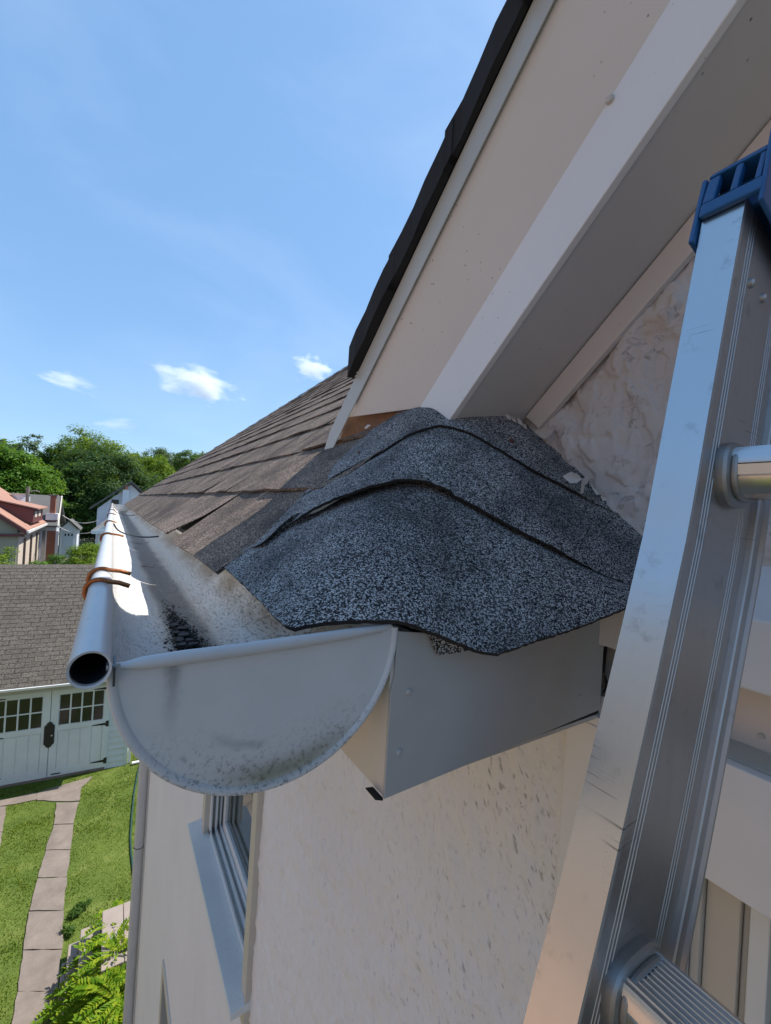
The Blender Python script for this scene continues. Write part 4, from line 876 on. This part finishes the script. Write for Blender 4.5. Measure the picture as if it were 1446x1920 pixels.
lv = lv[lf_[lv[lf_].mean(1)[:, 0] < .29].ravel()]; o = mesh_np('foliage', lv, np.arange(len(lv)).reshape(-1, 4), M['fern'], pl); o['kind'] = 'stuff'

# ------------------------------------------------------------------ TREES AND SHRUBS
def crown_mesh(c, rad, nclump, per, leaf, seed, gaps=.0, low=-1.):
    r_ = np.random.default_rng(seed); vs = []
    c = np.array(c); rad = np.array(rad); cl = []
    while len(cl) < nclump:
        d_ = r_.normal(0, 1, 3); d_ /= np.linalg.norm(d_)
        if d_[2] < low: continue
        k = .62+.55*(vnoise(d_*2.1+seed, seed)) ; rr = r_.uniform(.55, 1.0)**.5*k
        if gaps and vnoise(d_*3.3, seed+5) < gaps: continue
        cl.append((c+d_*rad*rr, d_))
    for p_, d_ in cl:
        cr = rad.mean()*r_.uniform(.13, .24)
        q = r_.normal(0, 1, (per, 3)); q /= np.linalg.norm(q, axis=1, keepdims=True); pos = p_+q*cr*(r_.random((per, 1))**.45)*np.array((1.15, 1.15, .75))
        nn = q*.5+d_*.35+np.array((0, 0, .5))+r_.normal(0, .35, (per, 3)); nn /= np.linalg.norm(nn, axis=1, keepdims=True)
        t = np.cross(nn, r_.normal(0, 1, (per, 3))); t /= np.linalg.norm(t, axis=1, keepdims=True)+1e-9; b_ = np.cross(nn, t); s = leaf*r_.uniform(.6, 1.35, (per, 1))
        vs.append(np.stack([pos-t*s, pos-b_*s*.55, pos+t*s, pos+b_*s*.55], 1))
    v = np.concatenate(vs).reshape(-1, 3); return v, np.arange(len(v)).reshape(-1, 4)
def tree(u, vtop, y, rpx, hfrac, mat, label, nclump=120, per=46, leaf=.30, seed=1, gaps=0., trunk=.3, low=-1., group='trees behind the houses', base=GZ, cat='tree', name='tree'):
    top = ony(u, vtop, y); rr = rpx/F_*top.dot(FW); H = top.z-base; rz = H*hfrac/2
    t = empty(name, (top.x, y, base)); tag(t, label, cat, group)
    cz = H-rz
    v, f = crown_mesh((0, 0, cz), (rr, rr, rz), int(nclump*1.6), int(per*2.5), leaf*.43, seed, gaps, low); mesh_np('crown', v, f, mat, t)
    mb = MB(); mb.tube([(0, 0, -.3), (.1*trunk, 0, cz*.5), (-.1*trunk, .1*trunk, cz), (.05, 0, H-rz*.4)], [trunk, trunk*.8, trunk*.5, trunk*.12], 9)
    r_ = random.Random(seed)
    for k in range(7):
        a = r_.uniform(0, 6.28); z0 = cz*r_.uniform(.45, 1.1); l = rr*r_.uniform(.5, .8); mb.tube([(0, 0, z0), (math.cos(a)*l*.5, math.sin(a)*l*.5, z0+l*.3), (math.cos(a)*l, math.sin(a)*l, z0+l*.45)], [trunk*.4, trunk*.25, trunk*.08], 6)
    mb.build('trunk', M['bark'], t, smooth=True); return t
tree(22, 826, 50, 78, .80, M['leafA'], 'fresh green maple behind the red-roofed house', 190, 60, .30, 11)
tree(-95, 835, 52, 70, .8, M['leafA'], 'fresh green tree at the left edge behind the red-roofed house', 120, 50, .32, 12)
tree(8, 815, 95, 34, .6, M['leafE'], 'distant dark rounded tree top above the fresh green maple', 60, 40, .42, 13, .25)
tree(52, 806, 95, 30, .55, M['leafE'], 'tall distant tree with thin wispy open crown', 34, 22, .40, 14, .45, .22)
tree(108, 832, 72, 38, .85, M['leafC'], 'mid green tree between the maple and the large dark tree', 120, 46, .34, 15)
tree(182, 813, 84, 75, .8, M['leafD'], 'yellow-green tree whose crown rises above the large dark tree', 170, 56, .36, 16)
tree(200, 834, 66, 88, .97, M['leafB'], 'large dark green tree filling the gap between the houses', 260, 70, .32, 17, trunk=.5)
tree(132, 862, 62, 36, .97, M['leafC'], 'narrow mid green tree at the left flank of the large dark tree', 90, 46, .30, 18)
tree(300, 848, 74, 46, .8, M['leafD'], 'yellow-green tree beyond the roof slope', 120, 50, .33, 19)
tree(262, 845, 100, 30, .7, M['leafE'], 'distant grey green tree just right of the dark tree', 70, 40, .42, 20)
tree(312, 834, 118, 38, .6, M['leafE'], 'tallest distant grey green tree over the roof slope', 80, 40, .46, 21, .2)
tree(360, 838, 112, 34, .6, M['leafC'], 'distant green tree touching the roof slope', 80, 40, .46, 22, .15)
tree(420, 842, 120, 50, .6, M['leafE'], 'far tree hidden behind the roof slope', 60, 30, .5, 23)
tree(160, 1002-0, 24, 40, .98, M['leafD'], 'rounded bright shrub behind the garage roof', 110, 60, .085, 24, trunk=.05, group='shrubs behind the garage', cat='shrub', name='shrub', base=GZ)
tree(176, 1006, 26, 22, .98, M['leafA'], 'darker green shrub against the white house', 60, 50, .085, 25, trunk=.05, group='shrubs behind the garage', cat='shrub', name='shrub')
tree(6, 1012, 22, 26, .98, M['leafD'], 'loose pale shrub in front of the olive wall', 46, 36, .085, 26, .3, .05, group='shrubs behind the garage', cat='shrub', name='shrub')
tree(108, 1026, 25, 26, .98, M['leafC'], 'low dark shrub left of the rounded bright shrub', 70, 50, .085, 27, trunk=.05, group='shrubs behind the garage', cat='shrub', name='shrub')
tree(70, 1042, 23, 34, .95, M['leafA'], 'low hedge-like shrub under the peach wall', 90, 50, .08, 28, trunk=.05, group='shrubs behind the garage', cat='shrub', name='shrub')
tree(30, 1044, 22.5, 24, .95, M['leafA'], 'small green shrub at the foot of the olive wall corner', 60, 46, .08, 29, trunk=.05, group='shrubs behind the garage', cat='shrub', name='shrub')
cs, rd = [], []
r_ = np.random.default_rng(77)
vs_, fs_ = [], []
for k in range(70):
    u_ = -260+k*12.5; y_ = r_.uniform(125, 165); p_ = ony(u_, r_.uniform(845, 862), y_); vv, ff = crown_mesh((p_.x, y_, (p_.z+GZ)/2+1), (6.5, 6.5, (p_.z-GZ)/2), 40, 50, .45, 100+k); fs_.append(ff+sum(map(len, vs_))); vs_.append(vv)
tag(mesh_np('woods', np.concatenate(vs_), np.concatenate(fs_), M['leafE']), 'band of distant woods closing the horizon', 'woods', kind='stuff')

# ------------------------------------------------------------------ NEIGHBOURING HOUSES
def N(parent): return lambda mb, name, mat, par=None, **k: mb.build(name, M[mat], par or parent, **k)
def loc(p): return Vector(p)
# house with red roof (axes as the main house)
e0 = onz(50, 997, -2.4); e1y = e0.y*1.36
ha = empty('red_roof_house', (e0.x, e0.y, GZ)); tag(ha, 'house with terracotta roof, dormer, olive end wall and sunlit peach side wall', 'house'); h = N(ha)
Hh = -2.4-GZ; Ln = e1y-e0.y; sl_ = ony(0, 966, e0.y); ps = (sl_.z+2.4)/(e0.x-sl_.x); Wd = 8.4
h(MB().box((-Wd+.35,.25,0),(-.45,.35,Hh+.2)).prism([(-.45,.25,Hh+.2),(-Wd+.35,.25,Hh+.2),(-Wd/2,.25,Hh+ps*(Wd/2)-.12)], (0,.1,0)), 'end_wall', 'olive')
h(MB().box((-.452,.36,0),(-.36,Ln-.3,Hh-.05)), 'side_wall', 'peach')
h(MB().prism([(0,0,Hh),(0,Ln,Hh),(-Wd/2,Ln,Hh+ps*Wd/2),(-Wd/2,0,Hh+ps*Wd/2)], (0,0,.08)), 'roof', 'redtile')
h(MB().prism([(-Wd,0,Hh),(-Wd,Ln,Hh),(-Wd/2-.002,Ln,Hh+ps*Wd/2),(-Wd/2-.002,0,Hh+ps*Wd/2)], (0,0,.08)), 'roof', 'redtile')
for k in range(16):
    s0 = k/16*Wd/2; s1 = (k+1)/16*Wd/2; h(MB().prism([(-s0,.02,Hh+ps*s0+.081),(-s0,Ln-.02,Hh+ps*s0+.081),(-s1-.05,Ln-.02,Hh+ps*(s1+.05)+.082),(-s1-.05,.02,Hh+ps*(s1+.05)+.082),], (0,0,.035)), 'tile_course', 'redtile')
h(MB().prism([(.01,-.02,Hh-.18),(.01,-.02,Hh+.07),(-Wd/2,-.02,Hh+ps*Wd/2+.07),(-Wd/2,-.02,Hh+ps*Wd/2-.18)], (0,-.05,0)), 'rake_trim', 'reddark')
h(MB().box((.0,.03,Hh-.10),(.10,Ln,Hh+.04)), 'eave_gutter', 'gmetal'); h(MB().box((-1.5,.05,Hh-.30),(-.1,.24,Hh-.16)), 'eave_return', 'reddark')
for yy, zz in ((1.9, 1.0), (4.4, 1.0), (6.9, 1.2)):
    w_ = h(MB().box((-.36,yy,zz),(-.33,yy+.75,Hh-.55)), 'window', 'pane'); h(MB().box((-.36,yy-.1,zz-.1),(-.345,yy+.85,zz)), 'window_frame', 'casing')
h(MB().box((-4.1,.22,.6),(-3.2,.25,2.6)), 'window', 'pane')
dz0 = ony(68, 953, e0.y+3.0); dq = [ony(62, 975, e0.y+2.2)-Vector((e0.x,e0.y,GZ)), ony(62, 955, e0.y+2.2)-Vector((e0.x,e0.y,GZ))]
dfx = dq[0].x; dzb, dzt = dq[0].z, dq[1].z
h(MB().prism([(dfx,2.2,dzb-.2),(dfx,2.2,dzt),(-Wd/2,2.2,dzt+.9),(-Wd/2,2.2,dzb+.4)], (0,4.2,0)), 'dormer', 'reddark')
h(MB().prism([(dfx+.25,2.0,dzt),(dfx+.25,6.6,dzt),(-Wd/2-.3,6.6,dzt+1.05),(-Wd/2-.3,2.0,dzt+1.05)], (0,0,.08)), 'dormer_roof', 'redtile')
h(MB().box((dfx+.01,2.6,dzb+.15),(dfx+.04,3.5,dzt-.15)), 'window', 'peach'); h(MB().box((dfx+.01,4.2,dzb+.15),(dfx+.04,5.1,dzt-.15)), 'window', 'peach')
# grey roofed house behind it
yB = 44.; b0_ = ony(12, 926, yB); b1_ = ony(115, 930, yB); hb = empty('grey_roof_house', (b1_.x, yB, GZ)); tag(hb, 'grey-roofed house with brick chimney and white porch posts', 'house'); h = N(hb)
zr = b1_.z-GZ; ev = ony(119, 986, yB-3.4).z-GZ; LB = b1_.x-b0_.x+5
h(MB().prism([(-LB,0,zr),(.0,0,zr),(.15,-3.4,ev),(-LB,-3.4,ev)], (0,0,-.12)), 'roof', 'greyroof'); h(MB().prism([(-LB,0,zr-.001),(.0,0,zr-.001),(.15,3.4,ev),(-LB,3.4,ev)], (0,0,-.12)), 'roof', 'greyroof')
h(MB().prism([(.02,-.1,zr+.02),(.17,-3.45,ev+.02),(.17,-3.45,ev-.16),(.02,-.1,zr-.2)], (.08,0,0)), 'rake_trim', 'casing')
h(MB().box((-LB+.3,-2.2,0),(-.2,2.6,ev+.05)), 'wall', 'housegrey'); h(MB().prism([(-.25,-2.9,ev),(-.25,2.9,ev),(-.25,0,zr-.15)], (-.1,0,0)), 'gable', 'housewhite')
cb = ony(98, 966, yB-2.6); cx0, cx1 = ony(94, 960, yB-2.6).x-b1_.x, ony(104, 960, yB-2.6).x-b1_.x; ct = ony(98, 930, yB-2.6).z-GZ
ch_ = h(MB().box((cx0,-2.9,ev-.2),(cx1,-2.3,ct)), 'chimney', 'brick'); h(MB().box((cx0-.12,-3.0,ct),(cx1+.12,-2.2,ct+.12)), 'chimney_cap', 'conc', ch_); h(MB().box((cx0-.2,-3.05,cb.z-GZ-.35),(cx1+.2,-2.2,cb.z-GZ+.15)), 'chimney_base', 'housewhite', ch_)
vt = ony(40, 931, yB-.8); h(MB().tube([(vt.x-b1_.x,-.8,zr-.6),(vt.x-b1_.x,-.8,zr-.05),(vt.x-b1_.x,-.8,zr)], [.55,.55,.66], 14), 'roof_vent', 'housewhite')
h(MB().box((-LB+.3,-3.1,ev-.42),(.1,-2.9,ev-.13)), 'porch_beam', 'housewhite')
for u_ in (75, 90, 107): px_ = ony(u_, 1000, yB-3).x-b1_.x; h(MB().box((px_-.13,-3.1,0),(px_+.13,-2.86,ev-.42)), 'porch_post', 'housewhite', bevel=.02)
px_ = ony(98, 1000, yB-3).x-b1_.x; h(MB().box((px_-.30,-3.12,0),(px_+.22,-2.8,ev-.42)), 'brick_pier', 'brick')
for k in range(3): h(MB().box((-6.2+k*2.1,-2.26,1.2),(-5.2+k*2.1,-2.2,2.5)), 'window', 'pane')
h(MB().box((-3.2,-3.1,.9),(-.1,-3.0,1.0)).box((-3.2,-3.1,.2),(-.1,-3.0,.3)), 'porch_rail', 'housewhite')
# small far garage
yC = 56.; c0 = ony(114, 985, yC); c1 = ony(145, 992, yC); ce = ony(128, 979, yC); cbz = GZ
hc = empty('white_shed', (c0.x, yC, GZ)); tag(hc, 'small white gabled garage with three little door windows far behind', 'garage'); h = N(hc); wC = c1.x-c0.x; zC = c1.z-GZ; zP = ce.z-GZ+.1
h(MB().prism([(0,0,0),(wC,0,0),(wC,0,zC),(wC/2,0,zP),(0,0,zC)], (0,5,0)), 'wall', 'housewhite'); h(MB().prism([(-.3,-.25,zC-.15),(wC/2,-.25,zP+.05),(wC/2,5.2,zP+.05),(-.3,5.2,zC-.15)], (0,0,.12)), 'roof', 'greyroof'); h(MB().prism([(wC+.3,-.25,zC-.15),(wC/2+.002,-.25,zP+.05),(wC/2+.002,5.2,zP+.05),(wC+.3,5.2,zC-.15)], (0,0,.12)), 'roof', 'greyroof')
h(MB().box((.25,-.06,0),(wC-.25,-.002,zC-.25)), 'door', 'housegrey')
for k in range(3): h(MB().box((wC*.27+k*wC*.2,-.075,zC-.75),(wC*.27+k*wC*.2+wC*.09,-.062,zC-.5)), 'window', 'pane')
# white house at the gutter's end
yD = 36.; hd = empty('white_house', (ony(173,952,yD).x, yD, GZ)); tag(hd, 'white house with white chimney behind the far end of the gutter', 'house'); h = N(hd); bx = hd.location.x
L_ = ony(173, 953, yD); Rg = ony(246, 906, yD); xr = Rg.x-bx; zl_, zg = L_.z-GZ, Rg.z-GZ
h(MB().prism([(.3,0,0),(2*xr-.3,0,0),(2*xr-.3,0,zl_),(xr,0,zg-.1),(.3,0,zl_)], (0,.2,0)), 'end_wall', 'housewhite'); h(MB().box((.3,.2,0),(.5,8,zl_)), 'side_wall', 'housegrey')
h(MB().prism([(-.15,-.35,zl_-.1),(xr,-.35,zg+.02),(xr,8,zg+.02),(-.15,8,zl_-.1)], (0,0,.14)), 'roof', 'greyroof'); h(MB().prism([(2*xr+.15,-.35,zl_-.1),(xr+.002,-.35,zg+.02),(xr+.002,8,zg+.02),(2*xr+.15,8,zl_-.1)], (0,0,.14)), 'roof', 'greyroof')
a = ony(229, 945, yD-.6); c_ = ony(243, 919, yD-.6); ch_ = h(MB().box((a.x-bx,-.7,2),(c_.x-bx,-.02,c_.z-GZ)), 'chimney', 'housewhite'); h(MB().box((a.x-bx+.12,-.6,c_.z-GZ),(c_.x-bx-.12,-.1,ony(236,911,yD-.6).z-GZ)), 'chimney_pot', 'brick', ch_)
wq = ony(216, 942, yD); h(MB().box((wq.x-bx-.22,-.04,wq.z-GZ-.2),(wq.x-bx+.22,-.002,wq.z-GZ+.2)), 'window', 'pane')
# lower wing with its own gable in front
yw = -5.; q0 = ony(172, 997, yD+yw); q1 = ony(215, 928, yD-1); q2 = ony(180, 990, yD+yw); wx = q0.x-bx; wz = q0.z-GZ
h(MB().prism([(wx,yw,wz),(wx+4.6,yw,wz),(wx+4.6,-.4,wz+1.0),(wx+1.2,-.4,wz+1.0)], (0,0,.1)), 'wing_roof', 'greyroof'); h(MB().box((wx+.3,yw+.2,0),(wx+4.6,-.05,wz-.05)), 'wing_wall', 'housewhite'); h(MB().box((wx-.02,yw-.08,wz-.12),(wx+4.6,yw+.02,wz+.1)), 'eave_gutter', 'gmetal')
h(MB().prism([(wx+.15,yw-.05,wz+.1),(wx+1.6,yw-.05,wz+.95),(wx+3.1,yw-.05,wz+.1)], (0,.15,0)), 'wing_gable', 'housewhite'); h(MB().box((wx+.75,yw+.16,1.0),(wx+1.6,yw+.2,2.6)), 'window', 'pane')
h(MB().tube([(wx+.42,yw+.14,0),(wx+.42,yw+.14,wz-.2)], .06, 8), 'downpipe', 'gmetal')
# neighbouring house across the drive, beside the camera: its sunlit wall is what the ladder mirrors
hn = empty('neighbour_house', (-7.2, -3, GZ)); tag(hn, 'sunlit peach-brick house across the drive, mirrored in the ladder rail', 'house'); h = N(hn)
h(MB().box((-7,-6,0),(0,12,6.1)), 'wall', 'peachbrick'); h(MB().box((-7,-6,6.1),(-.02,12,6.8)), 'belt_wall', 'greyroof'); h(MB().box((-7,-6,6.8),(.02,12,8.0)), 'upper_wall', 'peach'); h(MB().prism([(.4,-6.4,7.95),(-3.5,-6.4,12.4),(-7.4,-6.4,7.95)], (0,19,0)), 'roof', 'greyroof')
for k in range(3): h(MB().box((-.01,-4.6+k*3.6,1.),(.04,-3.5+k*3.6,2.5)), 'window', 'pane'); h(MB().box((-.01,-4.6+k*3.6,3.4),(.04,-3.5+k*3.6,4.7)), 'window', 'pane')
# utility pole and wires
YP = 40.8; pp = ony(53, 913, YP); po = MB().tube([(pp.x, YP, GZ), (pp.x, YP, pp.z)], [.15,.11], 10).build('utility_pole', M['pole'], smooth=True); tag(po, 'grey utility pole rising beside the grey-roofed house', 'utility pole')
MB().tube([(pp.x, YP, pp.z-.35), (pp.x+.45, YP, pp.z-.25), (pp.x+.7, YP, pp.z-.32)], .05, 6).build('pole_arm', M['pole'], po)
for k, (a, b_, lab) in enumerate((((118,966,40.),(184,976,33.),'pale overhead cable slung low before the dark tree'),((112,988,42.),(186,994,33.),'lower overhead cable running to the white house'))):
    A_, B_ = ony(*a), ony(*b_); tag(MB().tube([A_.lerp(B_, t/8)-Vector((0,0,.35*(1-(2*t/8-1)**2))) for t in range(9)], .03, 5).build('overhead_cable', M['strip']), lab, 'cable')

# ------------------------------------------------------------------ CLOUDS (volumes far off in the sky)
def cloud(u, v, wpx, hpx, tilt, dens, label, seed):
    c = ray(u, v).normalized()*1800; s = c.dot(FW)/F_; me = bpy.data.meshes.new('cloud'); bm = bmesh.new(); bmesh.ops.create_icosphere(bm, subdivisions=3, radius=1.)
    bm.to_mesh(me); bm.free(); o = link(bpy.data.objects.new('cloud', me)); mt = bpy.data.materials.new('cloud vapour'); mt.use_nodes = True; nt = mt.node_tree; nt.nodes.remove(nt.nodes['Principled BSDF'])
    pv = nd(nt, 'ShaderNodeVolumePrincipled'); pv.inputs['Color'].default_value = (1, 1, 1, 1); pv.inputs['Anisotropy'].default_value = .2; nt.links.new(pv.outputs[0], nt.nodes['Material Output'].inputs['Volume'])
    ob = vec(nt, (1, 1, 1), 'obj'); ln = nd(nt, 'ShaderNodeVectorMath', operation='LENGTH'); nt.links.new(ob, ln.inputs[0])
    off = nd(nt, 'ShaderNodeVectorMath', operation='ADD'); nt.links.new(ob, off.inputs[0]); off.inputs[1].default_value = (seed*3.1, seed*1.7, seed)
    nn = noise(nt, off.outputs[0], 1.7, 6, .62)
    d_ = mth(nt, 'SUBTRACT', mth(nt, 'MULTIPLY_ADD', nn, 2.4, -.62), ln.outputs['Value']); d_ = mth(nt, 'MINIMUM', mth(nt, 'MAXIMUM', mth(nt, 'MULTIPLY', d_, dens*2.2), 0.), dens)
    nt.links.new(d_, pv.inputs['Density']); me.materials.append(mt)
    ex_ = (XI*math.cos(tilt)+YI*math.sin(tilt)); ez_ = -(YI*math.cos(tilt)-XI*math.sin(tilt)); ey_ = ez_.cross(ex_)
    m3 = Matrix((ex_*wpx*s, ey_*hpx*s*1.4, ez_*hpx*s)).transposed(); o.matrix_world = Matrix.Translation(c) @ m3.to_4x4(); tag(o, label, 'cloud', 'small white clouds')
cloud(124, 716, 92, 22, R(15), .022, 'thin slanting cloud at the far left of the sky', 1)
cloud(374, 720, 112, 42, R(17), .035, 'largest fluffy cloud in the middle of the clouds above the trees', 2)
cloud(584, 690, 54, 30, R(8), .035, 'small rounded cloud touching the roof edge', 3)
cloud(222, 796, 72, 20, R(2), .013, 'faint low cloud just above the tree tops', 4)
